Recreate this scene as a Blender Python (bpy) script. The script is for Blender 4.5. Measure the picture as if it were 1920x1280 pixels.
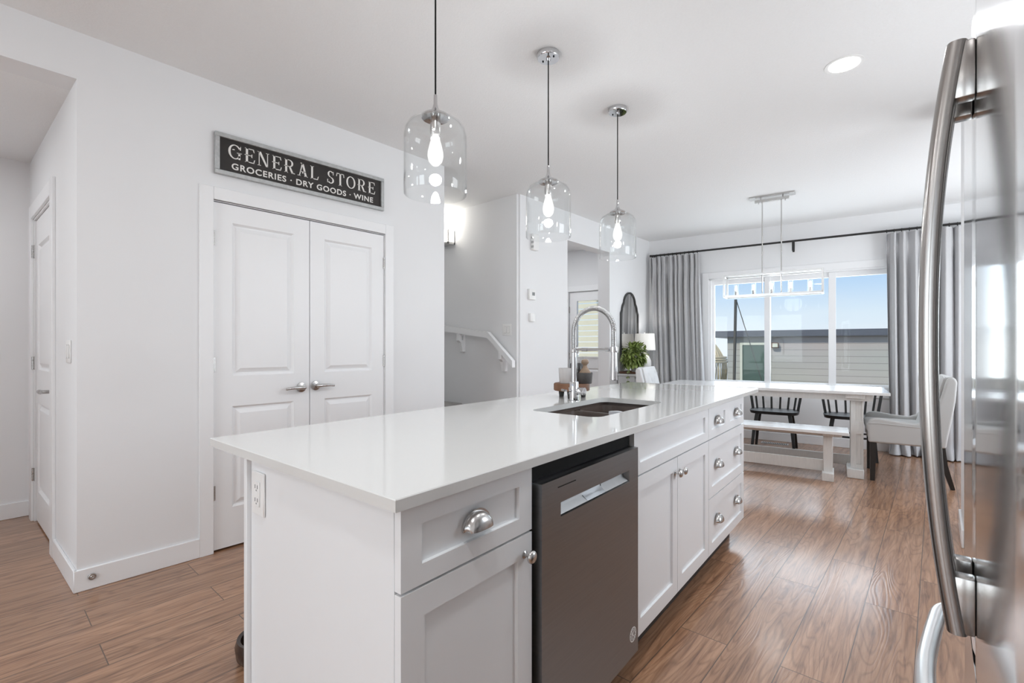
import bpy, bmesh, math, random
from mathutils import Vector, Matrix
random.seed(7)
S = bpy.context.scene
C = S.collection
PI = math.pi
for o in list(bpy.data.objects): bpy.data.objects.remove(o)

# ---------------------------------------------------------------- camera, world, light, exposure
CEIL = 2.742
YAW = math.atan(795/900)
cam_d = bpy.data.cameras.new('camera'); cam_d.sensor_width = 36; cam_d.lens = 900/1920*36
cam_d.shift_y = 10/1920; cam_d.clip_start = 0.02; cam_d.clip_end = 300
cam = bpy.data.objects.new('camera', cam_d); C.objects.link(cam)
cam.location = (0, 0, 1.2); cam.rotation_euler = (PI/2, 0, YAW)
S.camera = cam
S.view_settings.view_transform = 'Standard'; S.view_settings.look = 'None'
S.view_settings.exposure = -0.01; S.view_settings.gamma = 1.0
S.view_settings.use_curve_mapping = False
S.cycles.use_denoising = True
S.cycles.max_bounces = 10; S.cycles.diffuse_bounces = 6; S.cycles.glossy_bounces = 5
S.cycles.transparent_max_bounces = 16; S.cycles.transmission_bounces = 6
S.cycles.caustics_reflective = False; S.cycles.caustics_refractive = False
S.cycles.sample_clamp_indirect = 6

W = bpy.data.worlds.new('sky'); S.world = W; W.use_nodes = True
nt = W.node_tree; nt.nodes.clear()
tc = nt.nodes.new('ShaderNodeTexCoord'); sp = nt.nodes.new('ShaderNodeSeparateXYZ')
rp = nt.nodes.new('ShaderNodeValToRGB'); bg = nt.nodes.new('ShaderNodeBackground'); wo = nt.nodes.new('ShaderNodeOutputWorld')
nt.links.new(tc.outputs['Generated'], sp.inputs[0]); nt.links.new(sp.outputs['Z'], rp.inputs[0])
nz = nt.nodes.new('ShaderNodeTexNoise'); nz.inputs['Scale'].default_value = 5; nz.inputs['Detail'].default_value = 5
mp = nt.nodes.new('ShaderNodeMapping'); mp.inputs['Scale'].default_value = (1, 1, 5)
nt.links.new(tc.outputs['Generated'], mp.inputs[0]); nt.links.new(mp.outputs[0], nz.inputs['Vector'])
r2 = nt.nodes.new('ShaderNodeValToRGB'); r2.color_ramp.elements[0].position = .5; r2.color_ramp.elements[1].position = .75
r2.color_ramp.elements[1].color = (.3, .3, .3, 1)
nt.links.new(nz.outputs['Fac'], r2.inputs[0])
mx = nt.nodes.new('ShaderNodeMixRGB'); nt.links.new(r2.outputs[0], mx.inputs[0]); nt.links.new(rp.outputs[0], mx.inputs[1]); mx.inputs[2].default_value = (.9, .94, 1, 1)
nt.links.new(mx.outputs[0], bg.inputs[0]); nt.links.new(bg.outputs[0], wo.inputs[0])
cr = rp.color_ramp
cr.elements[0].position = 0; cr.elements[0].color = (.86, .92, 1, 1)
cr.elements[1].position = .16; cr.elements[1].color = (.36, .62, .98, 1)
e = cr.elements.new(.06); e.color = (.74, .87, 1, 1)
e = cr.elements.new(.5); e.color = (.25, .48, .9, 1)
bg.inputs['Strength'].default_value = 1.0

def lamp(name, kind, loc, rot, power, size=None, size_y=None, color=(1, 1, 1), parent=None, shape=None):
    d = bpy.data.lights.new(name, kind); d.energy = power; d.color = color
    if kind == 'AREA':
        d.shape = shape or 'RECTANGLE'; d.size = size
        if size_y: d.size_y = size_y
    elif size is not None and kind == 'POINT': d.shadow_soft_size = size
    elif size is not None and kind == 'SUN': d.angle = size
    o = bpy.data.objects.new(name, d); C.objects.link(o); o.location = loc; o.rotation_euler = rot
    if parent: o.parent = parent
    return o
# sun over the back of the house, on the garage across the lane
lamp('sun', 'SUN', (0, -10, 20), (math.radians(46), 0, math.radians(-20)), 3.4, math.radians(3), color=(1, .97, .92))
# fill light added outside unseen front window openings behind the camera
for wx in (-3.4, -1.2):
    lamp('window_daylight', 'AREA', (wx, -4.15, 1.35), (math.radians(106), 0, 0), 50, 1.7, 1.9, (.865, .95, .985))
# daylight at the dining window
lamp('window_daylight', 'AREA', (-1.45, 7.25, 1.5), (math.radians(-104), 0, math.radians(7.5)), 36, 1.9, 1.3, (.88, .95, 1))

# fill light added at an unseen opening in the kitchen wall
lamp('window_daylight', 'AREA', (1.02, 2.85, 1.6), (0, math.radians(90), 0), 24, 1.0, 1.3, (.93, .97, 1))
# fill light added at an unseen opening on the dining side
lamp('window_daylight', 'AREA', (1.75, 5.75, 1.45), (0, math.radians(106), 0), 62, 1.8, 1.5, (.93, .97, 1))

# ---------------------------------------------------------------- materials
def lin(h):
    v = [int(h[i:i+2], 16)/255 for i in (0, 2, 4)]
    return tuple(x/12.92 if x <= .04045 else ((x+.055)/1.055)**2.4 for x in v)
def mat(name, col, rough=.5, metal=0, var=.03, scale=30, bump=0, bscale=None, coat=0, emit=None, es=0, stretch=(1, 1, 1), sheen=0, aniso=0, spec=None):
    if isinstance(col, str): col = lin(col)
    m = bpy.data.materials.new(name); m.use_nodes = True; n = m.node_tree.nodes; L = m.node_tree.links
    b = n['Principled BSDF']; b.inputs['Roughness'].default_value = rough; b.inputs['Metallic'].default_value = metal
    t = n.new('ShaderNodeTexCoord'); mp = n.new('ShaderNodeMapping'); mp.inputs['Scale'].default_value = stretch
    L.new(t.outputs['Object'], mp.inputs[0])
    q = n.new('ShaderNodeTexNoise'); q.inputs['Scale'].default_value = scale; q.inputs['Detail'].default_value = 4
    L.new(mp.outputs[0], q.inputs['Vector'])
    r = n.new('ShaderNodeMixRGB'); L.new(q.outputs['Fac'], r.inputs[0])
    r.inputs[1].default_value = tuple(c*(1-var) for c in col)+(1,); r.inputs[2].default_value = tuple(min(1, c*(1+var)) for c in col)+(1,)
    L.new(r.outputs[0], b.inputs['Base Color'])
    if bump:
        q2 = n.new('ShaderNodeTexNoise'); q2.inputs['Scale'].default_value = bscale or scale; q2.inputs['Detail'].default_value = 3
        L.new(mp.outputs[0], q2.inputs['Vector'])
        bp = n.new('ShaderNodeBump'); bp.inputs['Strength'].default_value = bump; bp.inputs['Distance'].default_value = .004
        L.new(q2.outputs['Fac'], bp.inputs['Height']); L.new(bp.outputs[0], b.inputs['Normal'])
    if coat: b.inputs['Coat Weight'].default_value = coat; b.inputs['Coat Roughness'].default_value = .08
    if sheen: b.inputs['Sheen Weight'].default_value = sheen
    if aniso: b.inputs['Anisotropic'].default_value = aniso
    if spec is not None: b.inputs['Specular IOR Level'].default_value = spec
    if emit: b.inputs['Emission Color'].default_value = (*emit, 1); b.inputs['Emission Strength'].default_value = es
    return m
def thin_glass(name, tint=(1, 1, 1), refl=1.0, ior=1.45, base=0.0):
    m = bpy.data.materials.new(name); m.use_nodes = True; n = m.node_tree.nodes; L = m.node_tree.links; n.clear()
    o = n.new('ShaderNodeOutputMaterial'); tr = n.new('ShaderNodeBsdfTransparent'); tr.inputs[0].default_value = (*tint, 1)
    g = n.new('ShaderNodeBsdfGlossy'); g.inputs['Roughness'].default_value = .01
    lw = n.new('ShaderNodeLayerWeight'); lw.inputs[0].default_value = .5
    pw = n.new('ShaderNodeMath'); pw.operation = 'POWER'; pw.inputs[1].default_value = 4.5; L.new(lw.outputs['Facing'], pw.inputs[0])
    f = n.new('ShaderNodeMath'); f.operation = 'MULTIPLY_ADD'; f.inputs[1].default_value = .75; f.inputs[2].default_value = .035; L.new(pw.outputs[0], f.inputs[0])
    k = n.new('ShaderNodeMath'); k.operation = 'MULTIPLY_ADD'; k.inputs[1].default_value = refl; k.inputs[2].default_value = base
    q = n.new('ShaderNodeTexNoise'); q.inputs['Scale'].default_value = 3; bp = n.new('ShaderNodeBump'); bp.inputs['Strength'].default_value = .02
    L.new(q.outputs['Fac'], bp.inputs['Height']); L.new(bp.outputs[0], g.inputs['Normal'])
    mx = n.new('ShaderNodeMixShader'); L.new(f.outputs[0], k.inputs[0]); L.new(k.outputs[0], mx.inputs[0])
    L.new(tr.outputs[0], mx.inputs[1]); L.new(g.outputs[0], mx.inputs[2]); L.new(mx.outputs[0], o.inputs[0])
    return m
def emis(name, col, s):
    m = bpy.data.materials.new(name); m.use_nodes = True; n = m.node_tree.nodes; n.clear()
    o = n.new('ShaderNodeOutputMaterial'); e = n.new('ShaderNodeEmission'); e.inputs[0].default_value = (*col, 1); e.inputs[1].default_value = s
    m.node_tree.links.new(e.outputs[0], o.inputs[0]); return m

def wood_floor():
    m = bpy.data.materials.new('floor_planks'); m.use_nodes = True; n = m.node_tree.nodes; L = m.node_tree.links
    b = n['Principled BSDF']
    t = n.new('ShaderNodeTexCoord')
    mp = n.new('ShaderNodeMapping'); mp.inputs['Rotation'].default_value = (0, 0, PI/2); mp.inputs['Location'].default_value = (.35, .06, 0)
    L.new(t.outputs['Object'], mp.inputs[0])
    br = n.new('ShaderNodeTexBrick'); br.offset = .37; br.offset_frequency = 2; br.squash = 1
    br.inputs['Color1'].default_value = (0, 0, 0, 1); br.inputs['Color2'].default_value = (1, 1, 1, 1); br.inputs['Mortar'].default_value = (.5, .5, .5, 1)
    br.inputs['Scale'].default_value = 1; br.inputs['Mortar Size'].default_value = .0020; br.inputs['Mortar Smooth'].default_value = .2
    br.inputs['Brick Width'].default_value = 1.22; br.inputs['Row Height'].default_value = .19
    L.new(mp.outputs[0], br.inputs['Vector'])
    # per-plank offset for the grain
    sx = n.new('ShaderNodeVectorMath'); sx.operation = 'SCALE'; L.new(br.outputs['Color'], sx.inputs[0]); sx.inputs['Scale'].default_value = 7.3
    ad = n.new('ShaderNodeVectorMath'); ad.operation = 'ADD'; L.new(mp.outputs[0], ad.inputs[0]); L.new(sx.outputs[0], ad.inputs[1])
    g1m = n.new('ShaderNodeMapping'); g1m.inputs['Scale'].default_value = (1.6, 24, 1); L.new(ad.outputs[0], g1m.inputs[0])
    g1 = n.new('ShaderNodeTexNoise'); g1.inputs['Scale'].default_value = 2.2; g1.inputs['Detail'].default_value = 8; g1.inputs['Roughness'].default_value = .62; g1.inputs['Distortion'].default_value = .5
    L.new(g1m.outputs[0], g1.inputs['Vector'])
    g2m = n.new('ShaderNodeMapping'); g2m.inputs['Scale'].default_value = (.5, 4.2, 1); L.new(ad.outputs[0], g2m.inputs[0])
    g2 = n.new('ShaderNodeTexNoise'); g2.inputs['Scale'].default_value = 1.6; g2.inputs['Detail'].default_value = 2; g2.inputs['Distortion'].default_value = .3
    L.new(g2m.outputs[0], g2.inputs['Vector'])
    # cathedral rings from banded noise
    ml = n.new('ShaderNodeMath'); ml.operation = 'MULTIPLY'; ml.inputs[1].default_value = 44; L.new(g2.outputs['Fac'], ml.inputs[0])
    fr = n.new('ShaderNodeMath'); fr.operation = 'PINGPONG'; fr.inputs[1].default_value = 1; L.new(ml.outputs[0], fr.inputs[0])
    c1 = n.new('ShaderNodeValToRGB'); L.new(g1.outputs['Fac'], c1.inputs[0])
    c1.color_ramp.elements[0].position = .28; c1.color_ramp.elements[0].color = (*lin('765440'), 1)
    c1.color_ramp.elements[1].position = .72; c1.color_ramp.elements[1].color = (*lin('bd9678'), 1)
    e = c1.color_ramp.elements.new(.47); e.color = (*lin('a37b5e'), 1)
    mr = n.new('ShaderNodeMixRGB'); mr.blend_type = 'MULTIPLY'; mr.inputs[0].default_value = .42
    L.new(c1.outputs[0], mr.inputs[1])
    c2 = n.new('ShaderNodeValToRGB'); L.new(fr.outputs[0], c2.inputs[0]); c2.color_ramp.elements[0].color = (.40, .34, .30, 1); c2.color_ramp.elements[0].position = .05; c2.color_ramp.elements[1].position = .42
    L.new(c2.outputs[0], mr.inputs[2])
    # dark streaks
    g3m = n.new('ShaderNodeMapping'); g3m.inputs['Scale'].default_value = (1.3, 26, 1); L.new(ad.outputs[0], g3m.inputs[0])
    g3 = n.new('ShaderNodeTexNoise'); g3.inputs['Scale'].default_value = 1.3; g3.inputs['Detail'].default_value = 7; L.new(g3m.outputs[0], g3.inputs['Vector'])
    c3 = n.new('ShaderNodeValToRGB'); L.new(g3.outputs['Fac'], c3.inputs[0]); c3.color_ramp.elements[0].position = .36; c3.color_ramp.elements[0].color = (.42, .36, .32, 1); c3.color_ramp.elements[1].position = .43
    m3 = n.new('ShaderNodeMixRGB'); m3.blend_type = 'MULTIPLY'; m3.inputs[0].default_value = .38; L.new(mr.outputs[0], m3.inputs[1]); L.new(c3.outputs[0], m3.inputs[2])
    # plank tone
    hs = n.new('ShaderNodeMixRGB'); hs.blend_type = 'MULTIPLY'; hs.inputs[0].default_value = 1
    pt = n.new('ShaderNodeValToRGB'); L.new(br.outputs['Color'], pt.inputs[0]); pt.color_ramp.elements[0].color = (.80, .78, .76, 1); pt.color_ramp.elements[1].color = (1.0, .98, .97, 1)
    L.new(m3.outputs[0], hs.inputs[1]); L.new(pt.outputs[0], hs.inputs[2])
    sm = n.new('ShaderNodeMixRGB'); L.new(br.outputs['Fac'], sm.inputs[0]); L.new(hs.outputs[0], sm.inputs[1]); sm.inputs[2].default_value = (.10, .06, .04, 1)
    L.new(sm.outputs[0], b.inputs['Base Color'])
    b.inputs['Roughness'].default_value = .36
    b.inputs['Coat Weight'].default_value = .6; b.inputs['Coat Roughness'].default_value = .16
    bs = n.new('ShaderNodeMath'); bs.operation = 'MULTIPLY'; bs.inputs[1].default_value = -1.4; L.new(br.outputs['Fac'], bs.inputs[0])
    b2 = n.new('ShaderNodeMath'); b2.operation = 'MULTIPLY_ADD'; b2.inputs[1].default_value = .22; L.new(fr.outputs[0], b2.inputs[0]); L.new(bs.outputs[0], b2.inputs[2])
    bp = n.new('ShaderNodeBump'); bp.inputs['Strength'].default_value = .35; bp.inputs['Distance'].default_value = .002; L.new(b2.outputs[0], bp.inputs['Height'])
    L.new(bp.outputs[0], b.inputs['Normal']); L.new(bp.outputs[0], b.inputs['Coat Normal'])
    return m
def siding(name, c1, period, frac=.06):
    m = bpy.data.materials.new(name); m.use_nodes = True; n = m.node_tree.nodes; L = m.node_tree.links
    b = n['Principled BSDF']; b.inputs['Roughness'].default_value = .7
    t = n.new('ShaderNodeTexCoord'); s = n.new('ShaderNodeSeparateXYZ'); L.new(t.outputs['Object'], s.inputs[0])
    d = n.new('ShaderNodeMath'); d.operation = 'DIVIDE'; d.inputs[1].default_value = period; L.new(s.outputs['Z'], d.inputs[0])
    f = n.new('ShaderNodeMath'); f.operation = 'FRACT'; L.new(d.outputs[0], f.inputs[0])
    r = n.new('ShaderNodeValToRGB'); r.color_ramp.interpolation = 'CONSTANT'; L.new(f.outputs[0], r.inputs[0])
    c = lin(c1); r.color_ramp.elements[0].color = (*[x*.5 for x in c], 1); r.color_ramp.elements[1].position = frac; r.color_ramp.elements[1].color = (*c, 1)
    q = n.new('ShaderNodeTexNoise'); q.inputs['Scale'].default_value = 2; x = n.new('ShaderNodeMixRGB'); x.blend_type = 'MULTIPLY'; x.inputs[0].default_value = .25
    L.new(r.outputs[0], x.inputs[1]); L.new(q.outputs['Color'], x.inputs[2]); L.new(x.outputs[0], b.inputs['Base Color'])
    bp = n.new('ShaderNodeBump'); bp.inputs['Strength'].default_value = .5; bp.inputs['Distance'].default_value = .01; L.new(f.outputs[0], bp.inputs['Height']); L.new(bp.outputs[0], b.inputs['Normal'])
    return m

M_wall = mat('wall_paint', (.795, .80, .81), .75, var=.012, scale=3, bump=.05, bscale=260)
M_ceil = mat('ceiling_texture', (.83, .835, .84), .85, var=.02, scale=90, bump=.55, bscale=130)
M_trim = mat('trim_paint', (.84, .845, .855), .38, var=.01, scale=5)
M_cab = mat('cabinet_paint', (.79, .80, .81), .35, var=.01, scale=6)
M_quartz = mat('white_quartz', (.68, .68, .665), .07, var=.012, scale=160, coat=.2)
M_floor = wood_floor()
M_ss = mat('brushed_steel', (.40, .385, .375), .30, 1, var=.08, scale=6, stretch=(1, 1, 60), aniso=.5)
M_dw = mat('dishwasher_steel', (.255, .262, .27), .33, 1, var=.10, scale=5, stretch=(1, 1, 30), aniso=.6)
M_fr = mat('fridge_steel', (.62, .62, .625), .10, 1, var=.04, scale=6, stretch=(1, 40, 1))
M_fside = mat('fridge_side_grey', (.42, .42, .43), .45, var=.03)
M_fh = mat('handle_steel', (.38, .36, .345), .24, 1, var=.06, scale=8, stretch=(40, 40, 1))
M_pocket = mat('pocket_steel', (.30, .30, .30), .5, 1, var=.05)
M_fz = mat('freezer_handle_steel', (.72, .72, .72), .28, 1, var=.03)
M_chrome = mat('chrome', (.62, .62, .63), .06, 1, var=.02)
M_nickel = mat('satin_nickel', (.55, .54, .53), .22, 1, var=.04)
M_nick2 = mat('brushed_nickel_light', (.50, .50, .50), .3, 1, var=.03)
M_black = mat('black_plastic', (.008, .008, .008), .7, var=.2, spec=.15)
M_blackw = mat('black_painted_wood', (.012, .011, .011), .42, var=.3, scale=12)
M_dark = mat('dark_toe_kick', (.035, .028, .024), .6, var=.2)
M_gap = mat('gap_shadow_liner', (.02, .02, .02), .9)
M_sink = mat('brown_granite_sink', (.085, .062, .052), .42, var=.25, scale=180)
M_cloth = mat('grey_dishcloth', (.50, .51, .54), .9, var=.08, scale=120, bump=.4, bscale=300)
M_glassp = thin_glass('pendant_glass', (.985, .99, .99), 1.0, 1.45, .0)
M_pane = thin_glass('window_glass', (.98, .99, .985), .3, 1.4, .0)
M_bottle = thin_glass('bottle_glass', (.93, .94, .94), 1.2, 1.45, .04)
M_candle = emis('candle_lamp_glow', (1, .97, .92), 3.5)
def glow_glass(name, col, s, f):
    m = emis(name, col, s); n = m.node_tree.nodes; L = m.node_tree.links
    e = [x for x in n if x.type == 'EMISSION'][0]; o = [x for x in n if x.type == 'OUTPUT_MATERIAL'][0]
    t = n.new('ShaderNodeBsdfTransparent'); mx = n.new('ShaderNodeMixShader'); mx.inputs[0].default_value = f
    L.new(t.outputs[0], mx.inputs[1]); L.new(e.outputs[0], mx.inputs[2]); L.new(mx.outputs[0], o.inputs[0]); return m
M_bulb = glow_glass('bulb_glow', (1, .98, .95), 1.6, .40)
M_down = emis('downlight_glow', (1, .98, .95), 9)
M_sconce = emis('sconce_glow', (1, .96, .88), 7)
M_white = mat('white_plastic', (.82, .82, .81), .35, var=.01)
M_screen = mat('grey_display', (.25, .26, .26), .2)
M_ttop = mat('whitewashed_wood_top', (.80, .80, .80), .22, var=.05, scale=10, stretch=(1, 12, 12), coat=.3)
M_twood = mat('whitewashed_wood', (.70, .69, .67), .5, var=.10, scale=10, stretch=(9, 9, 1), bump=.2)
M_linen = mat('pale_grey_linen', (.50, .495, .485), .9, var=.08, scale=300, bump=.25, bscale=500, sheen=.3)
M_linenw = mat('white_linen', (.74, .74, .745), .9, var=.05, scale=300, bump=.25, bscale=500, sheen=.3)
M_espresso = mat('espresso_wood', (.015, .012, .010), .35, var=.3, scale=10)
M_curt = mat('grey_curtain_fabric', (.46, .46, .47), .9, var=.06, scale=240, stretch=(1, 1, .2), bump=.2, bscale=400, sheen=.2)
M_iron = mat('black_iron', (.012, .011, .010), .45, var=.2)
M_mirror = mat('mirror_glass', (.86, .87, .87), .02, 1, var=.005)
M_mframe = mat('dark_mirror_frame', (.03, .03, .03), .4, var=.2)
M_console = mat('grey_painted_console', (.55, .56, .57), .5, var=.04)
M_ceramic = mat('white_ceramic', (.76, .75, .73), .3, var=.05, scale=12, bump=.3, bscale=30)
M_shade = mat('lamp_shade_linen', (.80, .79, .76), .9, var=.03, scale=200, emit=(1, .96, .9), es=.28)
M_leaf = mat('green_leaves', (.21, .27, .075), .4, var=.75, scale=22)
M_leaf.node_tree.nodes['Principled BSDF'].inputs['Subsurface Weight'].default_value = 0
M_tray = mat('worn_brown_wood', (.17, .075, .035), .6, var=.7, scale=14, bump=.3)
M_peg = mat('dark_grey_wood', (.05, .048, .045), .7, var=.3, scale=30)
M_bowl = mat('charcoal_stone', (.075, .068, .065), .6, var=.3, scale=120)
M_brushw = mat('pale_turned_wood', (.26, .18, .12), .55, var=.3, scale=20, stretch=(1, 1, 6))
M_frost = mat('frosted_candle_glass', (.56, .54, .53), .25, var=.05)
M_pepper = mat('peppercorns', (.035, .03, .03), .6, var=.9, scale=260, bump=1, bscale=200)
M_sign = mat('sign_black_paint', (.018, .014, .012), .55, var=.3, scale=20)
M_galv = mat('galvanised_frame', (.46, .47, .47), .4, .6, var=.25, scale=60)
M_letter = mat('sign_cream_lettering', (.78, .76, .73), .6, var=.05)
M_siding = siding('grey_lap_siding', 'b8b1a6', .16)
M_fascia = mat('slate_fascia', (.095, .10, .115), .6, var=.2, scale=6, stretch=(1, 1, 5))
M_gdoor = mat('green_door_paint', (.085, .125, .10), .3, var=.25, scale=3)
M_cream = mat('cream_trim', (.60, .60, .48), .6, var=.06)
M_fence = mat('cream_yellow_boards', (.60, .57, .44), .7, var=.06, scale=6)
M_snow = mat('pale_gravel_and_snow', (.55, .53, .48), .9, var=.25, scale=4)
M_pole = mat('weathered_pole', (.09, .085, .075), .8, var=.3, scale=10, stretch=(1, 1, .2))
M_rattan = mat('peeled_willow', (.50, .40, .24), .6, var=.5, scale=14)
M_pet = mat('dark_brown_glaze', (.035, .02, .015), .25, var=.3)
M_carpet = mat('stair_carpet', (.35, .34, .33), .95, var=.2, scale=200, bump=.4)
M_runner = mat('bamboo_tray', (.10, .045, .025), .5, var=.3)

# ---------------------------------------------------------------- mesh helpers
def B(): return bmesh.new()
def bx(bm, x0, y0, z0, x1, y1, z1, bev=0, seg=2, M=None):
    if x0 > x1: x0, x1 = x1, x0
    if y0 > y1: y0, y1 = y1, y0
    if z0 > z1: z0, z1 = z1, z0
    v = [bm.verts.new((x, y, z)) for x in (x0, x1) for y in (y0, y1) for z in (z0, z1)]
    f = [bm.faces.new([v[i] for i in q]) for q in ((0, 1, 3, 2), (4, 6, 7, 5), (0, 4, 5, 1), (2, 3, 7, 6), (0, 2, 6, 4), (1, 5, 7, 3))]
    vs = v
    if bev:
        ed = list({e for a in f for e in a.edges})
        r = bmesh.ops.bevel(bm, geom=ed+v, offset=bev, segments=seg, affect='EDGES', profile=.5)
        vs = list({x for x in r['verts']})
    if M: bmesh.ops.transform(bm, matrix=M, verts=[x for x in vs if x.is_valid])
    return bm
def tube(bm, pts, r, seg=12, caps=True, sq=None):
    pts = [Vector(p) for p in pts]; n = len(pts)
    rr = r if isinstance(r, (list, tuple)) else [r]*n
    T = []
    for i in range(n):
        a = pts[max(0, i-1)]; b = pts[min(n-1, i+1)]; T.append((b-a).normalized())
    up = Vector((0, 0, 1)) if abs(T[0].z) < .9 else Vector((1, 0, 0))
    N = T[0].cross(up).normalized(); rings = []
    for i in range(n):
        if i:
            ax = T[i-1].cross(T[i])
            if ax.length > 1e-6:
                N = Matrix.Rotation(T[i-1].angle(T[i]), 3, ax.normalized()) @ N
        N = (N-T[i]*N.dot(T[i])).normalized(); Bn = T[i].cross(N)
        w, h = (rr[i], rr[i]) if sq is None else (rr[i], rr[i]*sq)
        off = PI/4 if seg == 4 else 0
        rings.append([bm.verts.new(pts[i]+N*math.cos(off+2*PI*k/seg)*w+Bn*math.sin(off+2*PI*k/seg)*h) for k in range(seg)])
    for i in range(n-1):
        for k in range(seg):
            bm.faces.new((rings[i][k], rings[i][(k+1) % seg], rings[i+1][(k+1) % seg], rings[i+1][k]))
    if caps: bm.faces.new(rings[0][::-1]); bm.faces.new(rings[-1])
    return bm
def lathe(bm, prof, seg=32, c=(0, 0, 0), M=None, close=False):
    """prof: list of (r, z); r==0 makes a pole"""
    rings = []; allv = []
    for r, z in prof:
        if r < 1e-6: ring = [bm.verts.new((c[0], c[1], c[2]+z))]
        else: ring = [bm.verts.new((c[0]+r*math.cos(2*PI*k/seg), c[1]+r*math.sin(2*PI*k/seg), c[2]+z)) for k in range(seg)]
        rings.append(ring); allv += ring
    pairs = list(zip(rings, rings[1:]))
    if close: pairs.append((rings[-1], rings[0]))
    for a, b in pairs:
        for k in range(seg):
            k2 = (k+1) % seg
            if len(a) == 1 and len(b) == 1: continue
            if len(a) == 1: bm.faces.new((a[0], b[k2], b[k]))
            elif len(b) == 1: bm.faces.new((a[k], a[k2], b[0]))
            else: bm.faces.new((a[k], a[k2], b[k2], b[k]))
    if M: bmesh.ops.transform(bm, matrix=M, verts=allv)
    return bm
def prism(bm, poly, f0, f1):
    """poly 2D points; f0,f1 map (a,b)->3D for the two ends"""
    a = [bm.verts.new(f0(p)) for p in poly]; b = [bm.verts.new(f1(p)) for p in poly]; n = len(poly)
    bm.faces.new(a[::-1]); bm.faces.new(b)
    for i in range(n): bm.faces.new((a[i], a[(i+1) % n], b[(i+1) % n], b[i]))
    return bm
def slab(bm, x0, z0, x1, z1, t, panels, prof, y=0):
    """door / drawer front facing -y with sunk panels. prof: (inset, depth) rings"""
    xs = sorted({x0, x1, *[p[0] for p in panels], *[p[2] for p in panels]})
    zs = sorted({z0, z1, *[p[1] for p in panels], *[p[3] for p in panels]})
    def inside(cx, cz): return any(p[0] < cx < p[2] and p[1] < cz < p[3] for p in panels)
    V = {}
    def v(x, yy, z):
        k = (round(x, 5), round(yy, 5), round(z, 5))
        if k not in V: V[k] = bm.verts.new((x, yy, z))
        return V[k]
    for i in range(len(xs)-1):
        for j in range(len(zs)-1):
            a, b, c, d = xs[i], xs[i+1], zs[j], zs[j+1]
            if not inside((a+b)/2, (c+d)/2): bm.faces.new((v(a, y, c), v(b, y, c), v(b, y, d), v(a, y, d)))
    for p in panels:
        pr = [(0, 0)]+list(prof)
        R = [[(p[0]+i, y+d, p[1]+i), (p[2]-i, y+d, p[1]+i), (p[2]-i, y+d, p[3]-i), (p[0]+i, y+d, p[3]-i)] for i, d in pr]
        # extra points of the grid on the panel border are avoided by matching grid cuts only at corners
        rings = [[v(*q) for q in r] for r in R]
        for a, b in zip(rings, rings[1:]):
            for k in range(4):
                f = [a[k], a[(k+1) % 4], b[(k+1) % 4], b[k]]
                if len(set(f)) == 4: bm.faces.new(f)
        bm.faces.new(rings[-1])
    c4 = [(x0, z0), (x1, z0), (x1, z1), (x0, z1)]
    fr = [bm.verts.new((a, y, b)) for a, b in c4]; bk = [bm.verts.new((a, y+t, b)) for a, b in c4]
    for k in range(4): bm.faces.new((fr[(k+1) % 4], fr[k], bk[k], bk[(k+1) % 4]))
    bm.faces.new(bk[::-1])
    return bm
def obj(name, bm, m, parent=None, smooth=40, post=None, loc=None, rotz=0):
    if post:
        for v in bm.verts: v.co = Vector(post(*v.co))
    bmesh.ops.recalc_face_normals(bm, faces=bm.faces)
    if smooth:
        for f in bm.faces: f.smooth = True
        a = math.radians(smooth)
        for e in bm.edges:
            if len(e.link_faces) == 2: e.smooth = e.calc_face_angle(0) < a
            else: e.smooth = False
    me = bpy.data.meshes.new(name); bm.to_mesh(me); bm.free(); me.materials.append(m)
    o = bpy.data.objects.new(name, me); C.objects.link(o)
    if parent: o.parent = parent
    if loc: o.location = loc
    if rotz: o.rotation_euler = (0, 0, rotz)
    return o
def thing(name, label, cat, loc=(0, 0, 0), rotz=0, group=None):
    o = bpy.data.objects.new(name, None); C.objects.link(o); o.empty_display_size = .1
    o.location = loc; o.rotation_euler = (0, 0, rotz); o['label'] = label; o['category'] = cat
    if group: o['group'] = group
    return o
def tag(o, label, cat, group=None):
    o['label'] = label; o['category'] = cat
    if group: o['group'] = group
    return o
def struct(o): o['kind'] = 'structure'; return o
def sroot(name, loc=(0, 0, 0), rotz=0):
    o = bpy.data.objects.new(name, None); C.objects.link(o); o.location = loc; o.rotation_euler = (0, 0, rotz); o['kind'] = 'structure'; return o
def dup(root, loc, rotz=None, label=None, group=None):
    def cp(o, par):
        c = o.copy(); C.objects.link(c)
        if par: c.parent = par
        for k in list(o.children): cp(k, c)
        return c
    r = cp(root, None); r.location = loc
    if rotz is not None: r.rotation_euler = (0, 0, rotz)
    if label: r['label'] = label
    if group: r['group'] = group
    return r
def lerp(a, b, t): return a+(b-a)*t
def bez(p, n=12):
    """catmull-rom through points"""
    P = [Vector(q) for q in p]; P = [P[0]*2-P[1]]+P+[P[-1]*2-P[-2]]; out = []
    for i in range(1, len(P)-2):
        for k in range(n):
            t = k/n; a, b, c, d = P[i-1], P[i], P[i+1], P[i+2]
            out.append(.5*((2*b)+(c-a)*t+(2*a-5*b+4*c-d)*t*t+(3*b-a-3*c+d)*t**3))
    out.append(P[-2]); return out

# ---------------------------------------------------------------- setting
LX = -3.15                       # face of the long left wall
WA = Vector((-1.869, 6.776)); E1 = Vector((math.cos(math.radians(7.51)), math.sin(math.radians(7.51)))); E2 = Vector((-E1.y, E1.x))
WR = math.radians(7.51)          # turn of the dining end
def wl(s, off=0): p = WA+E1*s+E2*off; return (p.x, p.y)
def sx(X): return (X-WA.x)/E1.x  # position along the window wall for a world X on it

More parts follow.
